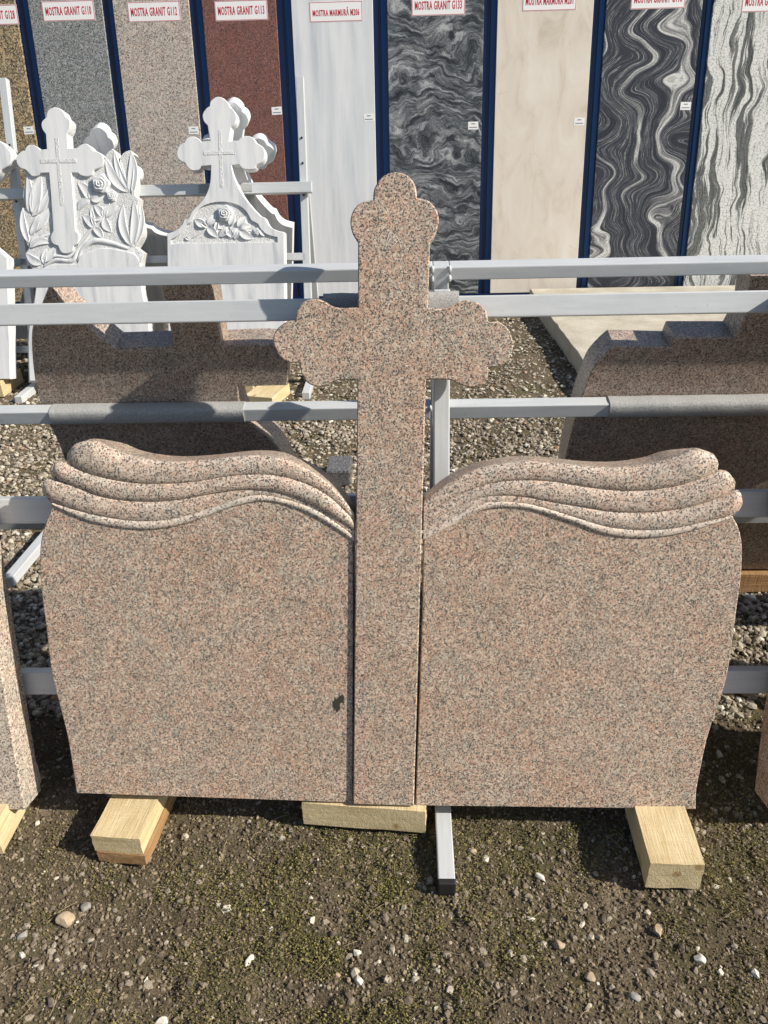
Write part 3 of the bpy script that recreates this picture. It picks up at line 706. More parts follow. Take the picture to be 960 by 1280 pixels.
def rose(c, r, parent, mat, z=0.0, name='rose'):
    """spiralling petal rims on a dome"""
    V = []; Fc = []; NR, NA = 22, 44
    for i in range(NR + 1):
        rr_ = i / NR
        for j in range(NA):
            a = 2 * math.pi * j / NA; ph = rr_ * 3.4 + a / (2 * math.pi); fr_ = ph - math.floor(ph)
            lob = 1 + .10 * math.sin(5 * a + 1.2) * rr_
            zz = r * .55 * math.sqrt(max(0, 1 - (rr_ * .97) ** 2)) + r * .17 * (fr_ ** 1.4) * (1 if rr_ < .97 else 0)
            V.append((c[0] + math.cos(a) * r * rr_ * lob, c[1] + math.sin(a) * r * rr_ * lob, z + (zz if i < NR else -.002)))
    for i in range(NR):
        for j in range(NA):
            k = (j + 1) % NA; Fc.append((i * NA + j, (i + 1) * NA + j, (i + 1) * NA + k, i * NA + k))
    me = me_from(name, V, Fc, 40)
    if sum(p.normal.z for p in me.polygons) < 0: me.flip_normals()
    return link(name, me, parent, None, mat)
def rail2d(name, pts, wd, h, parent, mat, z=0.0):
    """raised ribbon along a curve, tapering at both ends"""
    c = [Vector(p[:2]) for p in curve(pts, 6, False)]; V = []; Fc = []; K = 7; n = len(c)
    for i, p in enumerate(c):
        d = (c[min(i + 1, n - 1)] - c[max(i - 1, 0)]).normalized(); s = Vector((-d.y, d.x)); t = i / (n - 1); f = max(.12, math.sin(math.pi * (.06 + .88 * t)) ** .6)
        for k in range(K):
            th = math.pi * k / (K - 1); q = p + s * wd * f * math.cos(th); V.append((q.x, q.y, z - .002 + h * f * math.sin(th)))
    for i in range(n - 1):
        for k in range(K - 1): Fc.append((i * K + k, (i + 1) * K + k, (i + 1) * K + k + 1, i * K + k + 1))
    me = me_from(name, V, Fc, 60)
    if sum(p.normal.z for p in me.polygons) < 0: me.flip_normals()
    return link(name, me, parent, None, mat)
def inset_cross(fr, s, ox, oy, v0, v1, h0, h1, wd, parent, z):
    P = lambda p: Vector(fr.pix(ox + p[0] / s, oy + p[1] / s, z))
    for k, (a, b) in enumerate(((v0, v1), (h0, h1))):
        a, b = P(a), P(b); dd = (b - a).normalized(); nn = Vector((-dd.y, dd.x)) * wd
        link('cross_bar', plate_mesh('cross_bar', [tuple(a - nn), tuple(b - nn), tuple(b + nn), tuple(a + nn)], .003, .0004, z0=z + .0012 + .0006 * k), parent, None, M['marble_rough'])
# --- rose panel cross
Bout = [(300, 318, 1), (285, 225, 1), (262, 198), (255, 160), (272, 127), (297, 108, 1), (304, 78), (340, 53), (378, 60), (410, 90), (420, 115, 1), (445, 135), (460, 175), (450, 212), (425, 235, 1), (415, 318, 1), (468, 315, 1), (490, 295), (525, 287), (560, 300), (580, 330, 1), (618, 355), (630, 400), (615, 440), (580, 460, 1), (565, 485), (530, 490), (495, 482), (475, 460, 1), (430, 465, 1), (445, 530), (490, 630), (550, 710), (608, 770, 1), (630, 778, 1), (652, 820), (690, 850), (746, 865, 1), (758, 1760, 1), (52, 1760, 1), (42, 875, 1), (100, 852), (130, 822), (145, 790, 1), (170, 785, 1), (192, 740), (240, 690), (280, 630), (300, 560), (305, 465, 1), (247, 470, 1), (225, 493), (190, 495), (165, 475), (150, 450, 1), (115, 430), (100, 390), (115, 345), (147, 325, 1), (160, 302), (195, 290), (230, 302), (247, 322, 1)]
Bpan = [(65, 938, 1), (65, 908, 1), (110, 885), (140, 855), (165, 815, 1), (187, 805, 1), (210, 752), (250, 712), (310, 688), (390, 682), (470, 702), (520, 742), (548, 792, 1), (590, 815, 1), (610, 850), (645, 878), (706, 894, 1), (706, 926, 1)]
o, fr = wthing(283, 'white marble cross headstone with an arched panel of carved roses')
cs = (4.8, 200, 110)
pan = curve(pixels(fr, Bpan, 0, *cs), 5)
link('marble_slab', plate_mesh('marble_slab', curve(pixels(fr, Bout, 0, *cs), 5), TW, .003, hole=pan, hole_d=.012), o, None, M['marble'])
link('tooled_panel', plate_mesh('tooled_panel', pan, .002, .0003, z0=-.0095), o, None, M['marble_rough'])
inset_cross(fr, 4.8, 200, 110, (358, 255), (371, 598), (262, 392), (452, 388), .008, o, 0)
U = lambda x, y: fr.pix(200 + x / 4.8, 110 + y / 4.8, -.006)
pxm = abs(U(100, 900)[0] - U(0, 900)[0]) / 100
for (bx, by, tx, ty, wd, bd) in ((280, 825, 205, 785, 26, 6), (285, 822, 335, 755, 24, -5), (285, 835, 345, 898, 27, 4), (285, 838, 235, 800, 12, 0), (410, 840, 350, 890, 24, 4), (405, 838, 440, 900, 24, -4), (420, 830, 450, 760, 20, 4), (468, 845, 410, 905, 26, -4), (470, 842, 515, 770, 24, 4), (475, 850, 560, 905, 28, -6), (480, 840, 545, 830, 22, 5), (470, 848, 450, 912, 22, 0), (600, 850, 630, 890, 16, 0), (345, 800, 330, 870, 14, 0)):
    leaf(U(bx, by), U(tx, ty), wd * pxm, .011, bd * pxm, o, M['marble'], -.008)
rose(U(392, 752), 46 * pxm, o, M['marble'], -.009); rose(U(580, 862), 22 * pxm, o, M['marble'], -.009, 'rosebud')
rail2d('stem', [U(185, 905), U(240, 870), U(290, 835)], 5 * pxm, .007, o, M['marble'], -.008); leaf(U(150, 895), U(180, 915), 8 * pxm, .006, 0, o, M['marble'], -.008, 'leaf')
rail2d('stem', [U(290, 830), U(400, 850), U(480, 845), U(590, 870)], 5 * pxm, .006, o, M['marble'], -.008)
rose_stone = o; rose_fr = fr
# --- leaf and rose carved stone at the left
cs = (5.0526, 10, 120)
Aout = [(245, 335, 1), (238, 240, 1), (215, 205), (212, 165), (240, 135, 1), (252, 92), (295, 70), (343, 90), (365, 130, 1), (392, 160), (386, 212), (372, 240, 1), (378, 330, 1), (432, 330, 1), (460, 308), (500, 303), (540, 345, 1), (585, 362), (603, 405), (612, 395, 1), (622, 362), (657, 332, 1), (685, 360), (700, 420, 1), (722, 365), (770, 343), (800, 372, 1), (778, 402), (800, 480), (808, 560), (800, 625, 1), (828, 650, 1), (818, 720), (842, 800), (848, 880), (808, 955, 1), (855, 990, 1), (840, 1080), (850, 1250), (895, 1420), (895, 1810, 1), (330, 1810, 1), (130, 1810, 1), (125, 1500), (160, 1300), (180, 1150), (130, 1060), (105, 1000, 1), (132, 962, 1), (105, 900), (92, 840), (112, 770), (85, 705, 1), (110, 700), (92, 640), (100, 570), (112, 500, 1), (85, 455, 1), (55, 425), (53, 385), (85, 350), (105, 345, 1), (120, 315), (155, 308), (190, 325), (205, 340, 1)]
o, fr = wthing(105, 'white marble headstone carved with a raised cross, long leaves and roses')
link('marble_slab', plate_mesh('marble_slab', curve(pixels(fr, Aout, -.014, *cs), 5), TW, .003, z0=-.014), o, None, M['marble_rough'])
Across = [(245, 335, 1), (238, 240, 1), (215, 205), (212, 165), (240, 135, 1), (252, 92), (295, 70), (343, 90), (365, 130, 1), (392, 160), (386, 212), (372, 240, 1), (378, 330, 1), (432, 330, 1), (460, 308), (500, 303), (540, 345, 1), (585, 362), (603, 405), (590, 445), (545, 465, 1), (525, 500), (495, 508), (460, 500), (440, 485, 1), (400, 485, 1), (410, 600), (425, 850, 1), (450, 880), (440, 930), (415, 945, 1), (405, 980), (370, 995), (335, 985), (315, 945, 1), (280, 930), (268, 890), (285, 850, 1), (268, 600), (258, 485, 1), (205, 487, 1), (185, 505), (150, 505), (125, 480), (110, 465, 1), (75, 452), (53, 415), (58, 375), (85, 350), (105, 345, 1), (120, 315), (155, 308), (190, 325), (205, 340, 1)]
link('raised_cross', plate_mesh('raised_cross', curve(pixels(fr, Across, 0, *cs), 5), .018, .0025), o, None, M['marble'])
inset_cross(fr, 5.0526, 10, 120, (306, 262), (342, 692), (205, 412), (432, 410), .009, o, 0)
At = [(440, 1050), (455, 1010), (520, 980), (600, 960), (690, 970), (760, 985), (800, 1000), (835, 1060), (850, 1250), (890, 1420), (890, 1800, 1), (135, 1800, 1), (130, 1500), (165, 1300), (185, 1160), (230, 1080), (330, 1060), (420, 1060)]
link('lower_tablet', plate_mesh('lower_tablet', curve(pixels(fr, At, -.006, *cs), 5), .012, .003, z0=-.006), o, None, M['marble'])
U = lambda x, y: fr.pix(10 + x / 5.0526, 120 + y / 5.0526, -.006)
pxm = abs(U(100, 700)[0] - U(0, 700)[0]) / 100
for (bx, by, tx, ty, wd, bd) in ((165, 765, 205, 495, 42, 12), (130, 740, 118, 490, 26, -10), (145, 760, 265, 560, 24, -24), (140, 860, 265, 700, 34, -10), (130, 930, 88, 705, 24, 14), (140, 880, 190, 740, 22, -8), (130, 955, 285, 930, 26, 26), (135, 960, 270, 870, 20, 26), (215, 1060, 108, 990, 30, 14), (215, 1050, 305, 940, 26, -8), (225, 1065, 240, 960, 18, 6),
        (760, 610, 612, 385, 34, 26), (765, 600, 665, 340, 22, 16), (760, 600, 705, 400, 18, 12), (765, 610, 775, 350, 34, -18), (780, 620, 795, 380, 16, -14), (775, 950, 725, 680, 30, 28), (780, 950, 790, 650, 30, -16), (800, 940, 835, 670, 20, -24), (735, 1065, 800, 960, 26, 18), (770, 1070, 850, 990, 28, -8),
        (515, 655, 435, 540, 32, -16), (515, 650, 440, 725, 26, -14), (515, 650, 605, 620, 26, -12), (515, 655, 525, 560, 12, 0), (600, 765, 540, 690, 28, -10), (605, 765, 695, 690, 32, 12), (605, 770, 650, 860, 30, -10), (600, 765, 620, 690, 20, 0), (540, 830, 468, 755, 32, -12), (540, 828, 595, 900, 26, 8), (545, 825, 520, 700, 14, 0), (600, 765, 525, 780, 14, 4)):
    leaf(U(bx, by), U(tx, ty), wd * pxm, .0085, bd * pxm, o, M['marble'], -.0130)
rose(U(588, 555), 56 * pxm, o, M['marble'], -.013); rose(U(655, 630), 32 * pxm, o, M['marble'], -.013, 'rosebud')
rail2d('stem', [U(430, 960), U(470, 900), U(530, 835), U(600, 770), U(640, 670)], 7 * pxm, .009, o, M['marble'], -.012)
rail2d('carved_ribbon', [U(440, 1040), U(470, 960), U(540, 915), U(640, 925), U(760, 965)], 17 * pxm, .009, o, M['marble'], -.011)
rail2d('carved_ribbon', [U(225, 1075), U(300, 1035), U(400, 1040), U(440, 970), U(520, 870)], 14 * pxm, .009, o, M['marble'], -.011)
rail2d('carved_ribbon', [U(230, 1040), U(300, 1010), U(380, 1015), U(435, 960)], 10 * pxm, .008, o, M['marble'], -.011)
# --- white stone cut by the left edge
o, fr = wthing(-30, 'white marble headstone cut off by the left picture edge in the second row')
link('marble_slab', plate_mesh('marble_slab', curve(pixels(fr, [(13, 474, 1), (9, 322, 1), (-20, 300), (-50, 290), (-58, 240), (-60, 222, 1), (-28, 222, 1), (-15, 228), (-3, 220), (2, 212, 1), (12, 205), (14, 192), (5, 180, 1), (-5, 174), (-18, 176), (-28, 186, 1), (-60, 186, 1), (-66, 140), (-90, 130), (-110, 150), (-110, 186, 1), (-150, 190, 1), (-150, 220, 1), (-110, 222, 1), (-115, 280), (-150, 322, 1), (-150, 474, 1)], 0), 5), TW, .003), o, None, M['marble'])
# --- stones on the far side of that rack, leaning towards us
ry = WF.at(0, vr, 0).y + .17
WBK = Frame((0, ry, WF.at(0, vr, 0).z), (1, 0, 0), (0, -math.sin(R(16)), math.cos(R(16))))
def rear_marble(dx, dy, label, sc=1.0, kx=1.0, ky=1.0):
    P = WBK; pts = []
    for p in Bout:
        x = 200 + p[0] / 4.8; y = 110 + p[1] / 4.8
        if y > 232:
            f = min(1, (y - 232) / 30); x = 283 + (x - 283) * (1 + (kx - 1) * f); y = 232 + (y - 232) * (ky if y < 300 else 1) - (0 if y < 300 else 68 * (1 - ky) * (1 if y < 400 else 0))
        x = 283 + (x - 283) * sc + dx; y = 122 + (y - 122) * sc + dy; pts.append((x, y) + tuple(p[2:]))
    b = P.pix(283 + dx, 400); fr = P.moved(b[0], (z_bot - P.o.z) / P.v.z); o = thing('marble_headstone', fr, label, 'headstone', None)
    q = pixels(fr, pts); q = [(a[0], max(a[1], 0.0)) + tuple(a[2:]) for a in q]
    link('marble_slab', plate_mesh('marble_slab', curve(q, 5), TW, .003), o, None, M['marble'])
rear_marble(16, 6, 'plain white marble cross in shade behind the arched rose panel cross', .93)
rear_marble(-152, 38, 'plain white marble cross in shade behind the leaf-carved marble stone', .93, 1.3, .62)
rear_marble(-335, 55, 'plain white marble headstone in shade behind the stone cut by the left edge', .93)
# timber under white stones
for px, lb in ((283, 'pale wood beam under the rose panel marble cross'), (105, 'pale wood beam under the leaf-carved marble stone'), (-30, 'pale wood beam under the left cut-off marble stone')):
    b = WS.pix(px, 470)[0]; y = WS.at(0, (z_bot - WS.o.z) / WS.v.z).y
    bar('wood_beam', (b + .1, y - .03, .044), (b + .1, y + .22, .044), .09, .086, (0, 0, 1), M['wood'], None, .003, label=lb, cat='wood block')
g1 = ground(325, 498, .05)
bar('wood_beam', (g1.x - .01, g1.y, .03), (g1.x + .05, g1.y + .22, .03), .16, .06, (0, 0, 1), M['wood'], None, .003, label='short pale wood block on the gravel right of the brown cross stem', cat='wood block')
g1 = ground(424, 606, 0)
bar('granite_offcut', (g1.x - .05, g1.y + .06, .035), (g1.x + .05, g1.y + .06, .035), .16, .07, (0, 0, 1), M['grey_granite'], None, .008, label='grey polished granite offcut on the gravel left of the cross shaft', cat='stone block')

# ------------------------------------------------------------------ concrete platform
c1 = ground(735, 458, .0); bk = ground(660, 361, .10)
zc = .10; e0 = ground(662, 361, zc); e1 = ground(748, 476, zc)
bm = bmesh.new(); xr = 7.0
ys = np.linspace(e1.y, e0.y, 30); P2 = [(e1.x + (e0.x - e1.x) * (y - e1.y) / (e0.y - e1.y) + random.uniform(-.004, .004), y) for y in ys]
poly = P2 + [(xr, e0.y), (xr, e1.y)]
me = plate_mesh('concrete_platform', poly, .16, .006, z0=zc)
link('concrete_platform', me, None, None, M['concrete'], label='low cast concrete platform before the dark sample slabs at the right', cat='platform')
print('platform', e0, e1)

# ------------------------------------------------------------------ sample slabs on the blue stand
A2 = PITCH - R(19.8)
sb = ground(640, 366, .05)
SF = lean_frame(sb.y, .05, A2)
print('slab row y', sb.y)
tilt = 0
H_S = 2.35
sets = [ # left, right px at y=200 ; material ; text ; text centre px ; sticker px ; label
  (-78, 49, 'g28', 'MOSTRA GRANIT G128', (-10, 19), (36, 163), 'yellow brown speckled granite sample slab cut by the left picture edge'),
  (50.0+14.5, 151, 'g110', 'MOSTRA GRANIT G110', (85.5, 13.5), None, 'mid grey fine speckled granite sample slab, second from the left'),
  (164, 253.5, 'g112', 'MOSTRA GRANIT G112', (192.5, 14.5), (242, 163), 'pinkish beige speckled granite sample slab'),
  (269, 356, 'g113', 'MOSTRA GRANIT G113', (301.5, 13), (346, 138.5), 'dark red granite sample slab'),
  (374, 470, 'm206', 'MOSTRA MARMURĂ M206', (420, 14.5), (461, 147), 'pale grey white marble sample slab with vertical streaks'),
  (487, 601, 'g133', 'MOSTRA GRANIT G133', (548, 6.5), (591.5, 157), 'black and grey swirled granite sample slab behind the cross head'),
  (617, 730, 'm201', 'MOSTRA MARMURA M201', (687, 0.5), (724, 152), 'beige marble sample slab'),
  (745, 858, 'wavy', 'MOSTRA GRANIT G110', (823, -2), (857, 132.5), 'black granite sample slab with wavy white veins'),
  (871, 985, 'streak', 'MOSTRA GRANIT G138', (962, 1.5), None, 'white granite sample slab with black vertical streaks at the right edge')]
fnt = None
def text_mesh(txt, width, height, name, mat, parent, x, y, z, squeeze=True):
    cu = bpy.data.curves.new(name, 'FONT'); cu.body = txt; cu.align_x = 'CENTER'; cu.align_y = 'CENTER'; cu.size = 1; cu.offset = .018; cu.space_character = 1.12; cu.extrude = .002
    cu.resolution_u = 2
    ob = bpy.data.objects.new(name, cu); COL.objects.link(ob); bpy.context.view_layer.update()
    me = bpy.data.meshes.new_from_object(ob.evaluated_get(bpy.context.evaluated_depsgraph_get())); bpy.data.objects.remove(ob); bpy.data.curves.remove(cu)
    co = np.empty(len(me.vertices) * 3, np.float32); me.vertices.foreach_get('co', co); co = co.reshape(-1, 3)
    lo, hi = co.min(0), co.max(0); co[:, 0] = (co[:, 0] - (lo[0] + hi[0]) / 2) * width / (hi[0] - lo[0]); co[:, 1] = (co[:, 1] - (lo[1] + hi[1]) / 2) * height / (hi[1] - lo[1]); co[:, 2] *= .1
    co += np.array([x, y, z]); me.vertices.foreach_set('co', co.ravel()); me.update(); me.materials.clear()
    return link(name, me, parent, None, mat)
def quad_box(name, x, y, wd, ht, z, parent, mat, T=.0008, rot=0):
    c, s_ = math.cos(rot), math.sin(rot)
    pts = [(x + a * c - b * s_, y + a * s_ + b * c) for a, b in ((-wd / 2, -ht / 2), (wd / 2, -ht / 2), (wd / 2, ht / 2), (-wd / 2, ht / 2))]
    return link(name, plate_mesh(name, pts, T, .0001, z0=z), parent, None, mat)
edges = []
TS = .02
for (xl_, xr_, mk, txt, tc_, stk, lb) in sets:
    a = SF.pix(xl_, 200)[0]; b = SF.pix(xr_, 200)[0]; edges.append((a, b)); cx = (a + b) / 2; W = b - a
    fr = SF.moved(cx, 0); o = thing('stone_sample_slab', fr, lb, 'stone slab', 'stone sample slabs on the blue stand')
    link('stone_panel', plate_mesh('stone_panel', [(-W / 2, 0), (W / 2, 0), (W / 2, H_S), (-W / 2, H_S)], TS, .002), o, None, M[mk])
    lx, ly = fr.pix(*tc_); sc = abs(SF.pix(1, 10)[0] - SF.pix(0, 10)[0]); lw, lh = 65 * sc, 21.5 * sc
    pl = quad_box('name_label', lx, ly, lw, lh, .001, o, M['paper'])
    for (dx, dy, ww, hh) in ((0, lh / 2 - sc * .7, lw - sc, sc * .55), (0, -lh / 2 + sc * .7, lw - sc, sc * .55), (lw / 2 - sc * .7, 0, sc * .55, lh - sc * 1.4), (-lw / 2 + sc * .7, 0, sc * .55, lh - sc * 1.4)):
        quad_box('label_border', lx + dx, ly + dy, ww, hh, .0015, pl, M['red'], .0004)
    text_mesh(txt, lw * .88, lh * .43, 'label_text', M['red'], pl, lx, ly, .0016)
    if mk in ('g110', 'g112', 'g113', 'wavy'):
        q = quad_box('tape_patch', lx + 4 * sc, ly - 30 * sc, 25 * sc, 19 * sc, .0004, o, M[mk + '_t'] if mk + '_t' in M else M[mk])
    if stk:
        sx_, sy_ = fr.pix(*stk); ps = quad_box('price_sticker', sx_, sy_, 13 * sc, 9 * sc, .001, o, M['paper'], rot=random.uniform(-.05, .06))
        quad_box('printed_line', sx_, sy_ + 2 * sc, 5 * sc, 1.1 * sc, .0014, ps, M['grey_print'], .0003); quad_box('printed_line', sx_, sy_ - 2 * sc, 10 * sc, 1.0 * sc, .0014, ps, M['grey_print'], .0003)
stand = thing('blue_display_stand', SF.moved(0, 0, -.1), 'navy blue steel stand with uprights between the sample slabs', 'display stand')
st = lambda x, v, z: (x, v, z + .1)
def sbar(name, x0, v0, z0, x1, v1, z1, mat):
    me = box_mesh(name, x1 - x0, v1 - v0, z1 - z0, .004, 2); link(name, me, stand, Matrix.Translation(((x0 + x1) / 2, (v0 + v1) / 2, (z0 + z1) / 2 + .1)), mat)
gaps = [(edges[0][0] - .1, edges[0][0])] + [(edges[i][1], edges[i + 1][0]) for i in range(len(edges) - 1)] + [(edges[-1][1], edges[-1][1] + .1)]
for (a, b) in gaps:
    m_ = (a + b) / 2; g = b - a
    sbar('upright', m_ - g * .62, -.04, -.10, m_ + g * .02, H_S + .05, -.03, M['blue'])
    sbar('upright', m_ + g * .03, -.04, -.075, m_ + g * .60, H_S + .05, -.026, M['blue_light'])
x0, x1 = gaps[0][0] - .05, gaps[-1][1] + .05
for v in (.12, 1.1, H_S - .1): sbar('cross_rail', x0, v, -.15, x1, v + .06, -.105, M['blue'])
sbar('backing_sheet', x0, -.04, -.18, x1, H_S + .05, -.155, M['blue'])
sbar('bottom_ledge', x0, -.045, -.10, x1, -.003, .0, M['blue'])
for (a, b) in gaps[::2]:
    p = SF.at((a + b) / 2, 2.0, -.2); q = Vector((p.x, p.y + .9, 0))
    bar('rear_strut', p, q, .06, .06, (1, 0, 0), M['blue'], stand)

# ------------------------------------------------------------------ pebbles, soil crumbs, moss, straw
phi = (1 + 5 ** .5) / 2
ICO = np.array([(-1, phi, 0), (1, phi, 0), (-1, -phi, 0), (1, -phi, 0), (0, -1, phi), (0, 1, phi), (0, -1, -phi), (0, 1, -phi), (phi, 0, -1), (phi, 0, 1), (-phi, 0, -1), (-phi, 0, 1)]) / math.sqrt(1 + phi * phi)
IF = np.array([(0, 11, 5), (0, 5, 1), (0, 1, 7), (0, 7, 10), (0, 10, 11), (1, 5, 9), (5, 11, 4), (11, 10, 2), (10, 7, 6), (7, 1, 8), (3, 9, 4), (3, 4, 2), (3, 2, 6), (3, 6, 8), (3, 8, 9), (4, 9, 5), (2, 4, 11), (6, 2, 10), (8, 6, 7), (9, 8, 1)])
def scatter(name, xy, size, tone, mat, flat=.62, sink=.25, smooth=False, rough=.28):
    n = len(xy); V = ICO[None] * (1 + rng.normal(0, rough * .6, (n, 12, 1)))
    sc = np.stack([rng.uniform(.7, 1.25, n), rng.uniform(.6, 1, n), rng.uniform(flat * .7, flat * 1.2, n)], 1) * size[:, None]
    V = V * sc[:, None, :]; a = rng.uniform(0, 6.283, n); b = rng.normal(0, .35, n)
    x, y, z = V[..., 0], V[..., 1], V[..., 2]; cb, sb_ = np.cos(b)[:, None], np.sin(b)[:, None]; x, z = x * cb - z * sb_, x * sb_ + z * cb
    ca, sa = np.cos(a)[:, None], np.sin(a)[:, None]; x, y = x * ca - y * sa, x * sa + y * ca
    zz = gz(xy[:, 0], xy[:, 1]) + size * flat * (1 - 2 * sink)
    V = np.stack([x + xy[:, :1], y + xy[:, 1:], z + zz[:, None]], -1).reshape(-1, 3)
    Fq = (IF[None] + (np.arange(n) * 12)[:, None, None]).reshape(-1, 3)
    return link(name, fast_mesh(name, V, Fq, 3, np.repeat(tone, 12), smooth), None, None, mat, kind='stuff')
def region(n, x0, x1, y0, y1): return np.stack([rng.uniform(x0, x1, n), rng.uniform(y0, y1, n)], 1)
def wedge(n, y0, y1, k=.62, x_min=.9):
    """points in the strip of ground the place shows, wider with distance"""
    y = rng.uniform(y0, y1, n); hw = np.maximum(x_min, (y - CAM.y) * k); return np.stack([rng.uniform(-1, 1, n) * hw, y], 1)
# front: crumbs everywhere, pebbles in patches
p = region(140000, -1.6, 1.6, -.95, .35); scatter('soil_crumbs', p, .0009+.0042*rng.random(len(p))**3, rng.random(len(p)), M['soil_clod'], .8, .3)
p = region(44000, -1.6, 1.6, -.95, .5); dens = .18 + .75 * np.clip((vnoise(p[:, 0], p[:, 1], 4, 8) - .35) * 3, 0, 1) * np.clip(.55 + p[:, 0] * .5, .3, 1); p = p[rng.random(len(p)) < dens * .62]
sz = .0016 + .0085 * rng.random(len(p)) ** 5.0 + .0012 * rng.random(len(p)); scatter('fine_gravel', p, sz, rng.random(len(p)) ** 1.9, M['pebble'], .7, .42)
p = region(700, -1.25, 1.25, -.95, .4); p = p[rng.random(len(p)) < .65]; cl = np.concatenate([rng.normal((.42, -.52), (.10, .08), (150, 2)), rng.normal((-.62, -.28), (.07, .06), (50, 2)), rng.normal((.1, -.75), (.16, .08), (90, 2)), rng.normal((.3, -.2), (.15, .06), (70, 2))]); p = np.concatenate([p, cl]); scatter('scattered_pebbles', p, rng.uniform(.004, .0095, len(p)), np.clip(rng.normal(.32, .17, len(p)), 0, .8), M['pebble'], .62, .52, False, .2)
# rear: thick gravel
p = wedge(58000, .35, 2.4); scatter('thick_gravel', p, .0028 + .0115 * rng.random(len(p)) ** 2.8, np.clip(rng.normal(.53, .24, len(p)), 0, 1), M['pebble'], .62, .25)
p = wedge(42000, 2.4, 5.9, .6); p = p[~((p[:, 0] > e1.x) & (p[:, 1] > e1.y))]; scatter('far_gravel', p, .004 + .012 * rng.random(len(p)) ** 2.2, np.clip(rng.normal(.58, .23, len(p)), 0, 1), M['pebble'], .5, .25)
# moss: tiny leaf faces in cushions
def moss(name, n, x0, x1, y0, y1, th, sz, seed, blob_=None):
    p = rng.normal(blob_[0], blob_[1], (n, 2)) if blob_ else region(n, x0, x1, y0, y1); m = vnoise(p[:, 0], p[:, 1], 4.5, seed) * .55 + vnoise(p[:, 0], p[:, 1], 15, seed + 1) * .45; keep = rng.random(n) < np.clip((m - th) * 7, 0, 1); p = p[keep]; m = m[keep]; n = len(p)
    z = gz(p[:, 0], p[:, 1]) + rng.uniform(0, .007, n) * np.clip((m - th) * 8, .2, 1); a = rng.uniform(0, 6.283, n); s = sz * rng.uniform(.6, 1.5, n); e = rng.uniform(.2, 1.1, n)
    d = np.stack([np.cos(a) * np.cos(e), np.sin(a) * np.cos(e), np.sin(e)], 1) * s[:, None]; q = np.stack([-np.sin(a), np.cos(a), np.zeros(n)], 1) * s[:, None] * .35
    c = np.stack([p[:, 0], p[:, 1], z], 1); V = np.stack([c - q * .3, c + d * .6 - q, c + d, c + d * .6 + q], 1).reshape(-1, 3)
    Fq = (np.array([[0, 1, 2, 3]])[None] + (np.arange(n) * 4)[:, None, None]).reshape(-1, 4)
    link(name, fast_mesh(name, V, Fq, 4, np.repeat(rng.random(n), 4), False), None, None, M['moss'], kind='stuff')
moss('moss', 290000, -1.55, 1.55, -.95, .3, .43, .0036, 21); moss('green_moss', 26000, 0, 0, 0, 0, .40, .004, 41, ((-.06, -.2), (.13, .11))); moss('moss_behind', 50000, -1.6, 1.6, .4, 2.2, .56, .007, 31)
# dry straw and twigs
V = []; Fc = []
random.seed(11)
for k in range(330):
    x, y = random.uniform(-1.1, 1.1), random.uniform(-.9, .35); L = random.uniform(.012, .05) * (2 if random.random() < .06 else 1); a = random.uniform(0, 6.28); bd = random.uniform(-.5, .5); wv = random.uniform(.0003, .0006)
    pts = []
    for i in range(5):
        t = i / 4; ang = a + bd * t; pts.append((x + math.cos(ang) * L * t, y + math.sin(ang) * L * t))
    xs_ = np.array([q[0] for q in pts]); ys_ = np.array([q[1] for q in pts]); zs_ = gz(xs_, ys_) + .004 + .004 * np.sin(np.linspace(0, 3.1, 5))
    nx_, ny_ = -math.sin(a) * wv, math.cos(a) * wv; b0_ = len(V)
    for i in range(5): V += [(xs_[i] - nx_, ys_[i] - ny_, zs_[i]), (xs_[i] + nx_, ys_[i] + ny_, zs_[i]), (xs_[i], ys_[i], zs_[i] + wv * 1.6)]
    for i in range(4):
        for (u_, v_) in ((0, 1), (1, 2), (2, 0)): Fc.append((b0_ + i * 3 + u_, b0_ + i * 3 + v_, b0_ + (i + 1) * 3 + v_, b0_ + (i + 1) * 3 + u_))
link('dry_straw', me_from('dry_straw', V, Fc), None, None, M['straw'], kind='stuff')
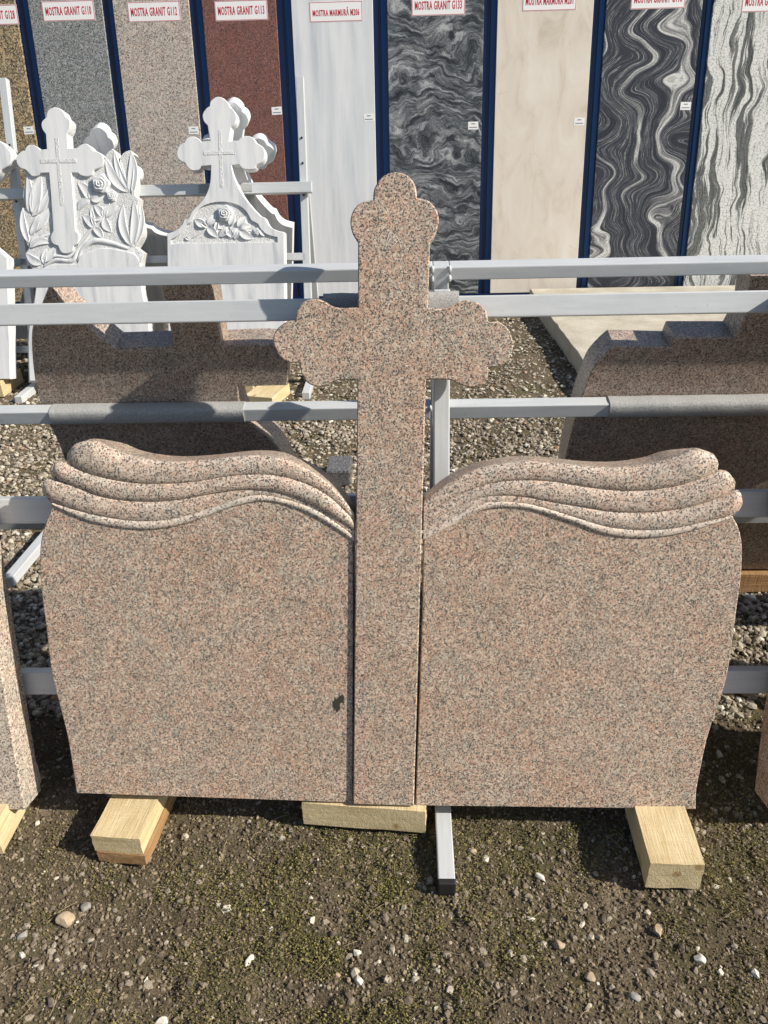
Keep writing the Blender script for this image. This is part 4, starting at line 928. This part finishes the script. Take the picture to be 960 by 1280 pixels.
# stones one can point at
def pebble(px, py, r, flat, mat, seed, label, ang=0, asp=.8, sharp=.12):
    g = ground(px, py); z = float(gz(np.array([g.x]), np.array([g.y]))[0]); random.seed(seed)
    bm = bmesh.new(); bmesh.ops.create_icosphere(bm, subdivisions=3, radius=1)
    ax = [Vector((random.gauss(0, 1), random.gauss(0, 1), random.gauss(0, 1))).normalized() for _ in range(9)]; cut = [random.uniform(.5, .85) for _ in ax]
    for v in bm.verts:
        for n_, c_ in zip(ax, cut):
            dd = v.co.dot(n_)
            if dd > c_: v.co -= n_ * (dd - c_) * 1.0
        v.co = Vector((v.co.x * r, v.co.y * r * asp, v.co.z * r * flat))
    o = link('pebble', bm_me(bm, 'pebble', 38), None, Matrix.Translation((g.x, g.y, z + r * flat * .45)) @ Matrix.Rotation(ang, 4, 'Z'), mat, label=label, cat='stone', group='single stones on the bare ground')
pebble(311, 1197, .0125, .6, M['st_white'], 1, 'white upright pebble on the earth below the left wing', 1.2, .6)
pebble(81, 1150, .020, .8, M['st_tan'], 22, 'angular tan stone on the earth at lower left', .4, .8)
pebble(107, 1133, .013, .6, M['st_grey'], 3, 'rounded grey stone up and right of the angular tan stone', .3)
pebble(29, 1170, .0125, .6, M['st_grey'], 4, 'oval grey stone near the lower left picture edge', 1.0)
pebble(201, 1273, .0115, .7, M['st_white'], 5, 'pale pebble at the very bottom left of the picture', .5)
pebble(676, 1096, .0135, .6, M['st_white'], 6, 'pale oblong pebble right of the black capped foot', -.7, .6)
pebble(698, 1181, .0125, .75, M['st_tan'], 7, 'round tan pebble in the moss below the right wing', 0, .9)
pebble(822, 1161, .0135, .7, M['st_tan'], 8, 'blocky brown pebble below the right pine block', 1.5, .75)
pebble(874, 1198, .0125, .7, M['st_white'], 9, 'round white pebble at lower right', 0, .95)
pebble(737, 1225, .012, .7, M['st_tan'], 10, 'squarish light pebble among the gravel cluster at the bottom right', .3)
pebble(793, 1248, .0115, .7, M['st_grey'], 12, 'round grey pebble in the lower right gravel cluster', .2, .9)
pebble(591, 1063, .010, .8, M['st_tan'], 13, 'orange tan pebble just right of the steel foot', .2, .9)
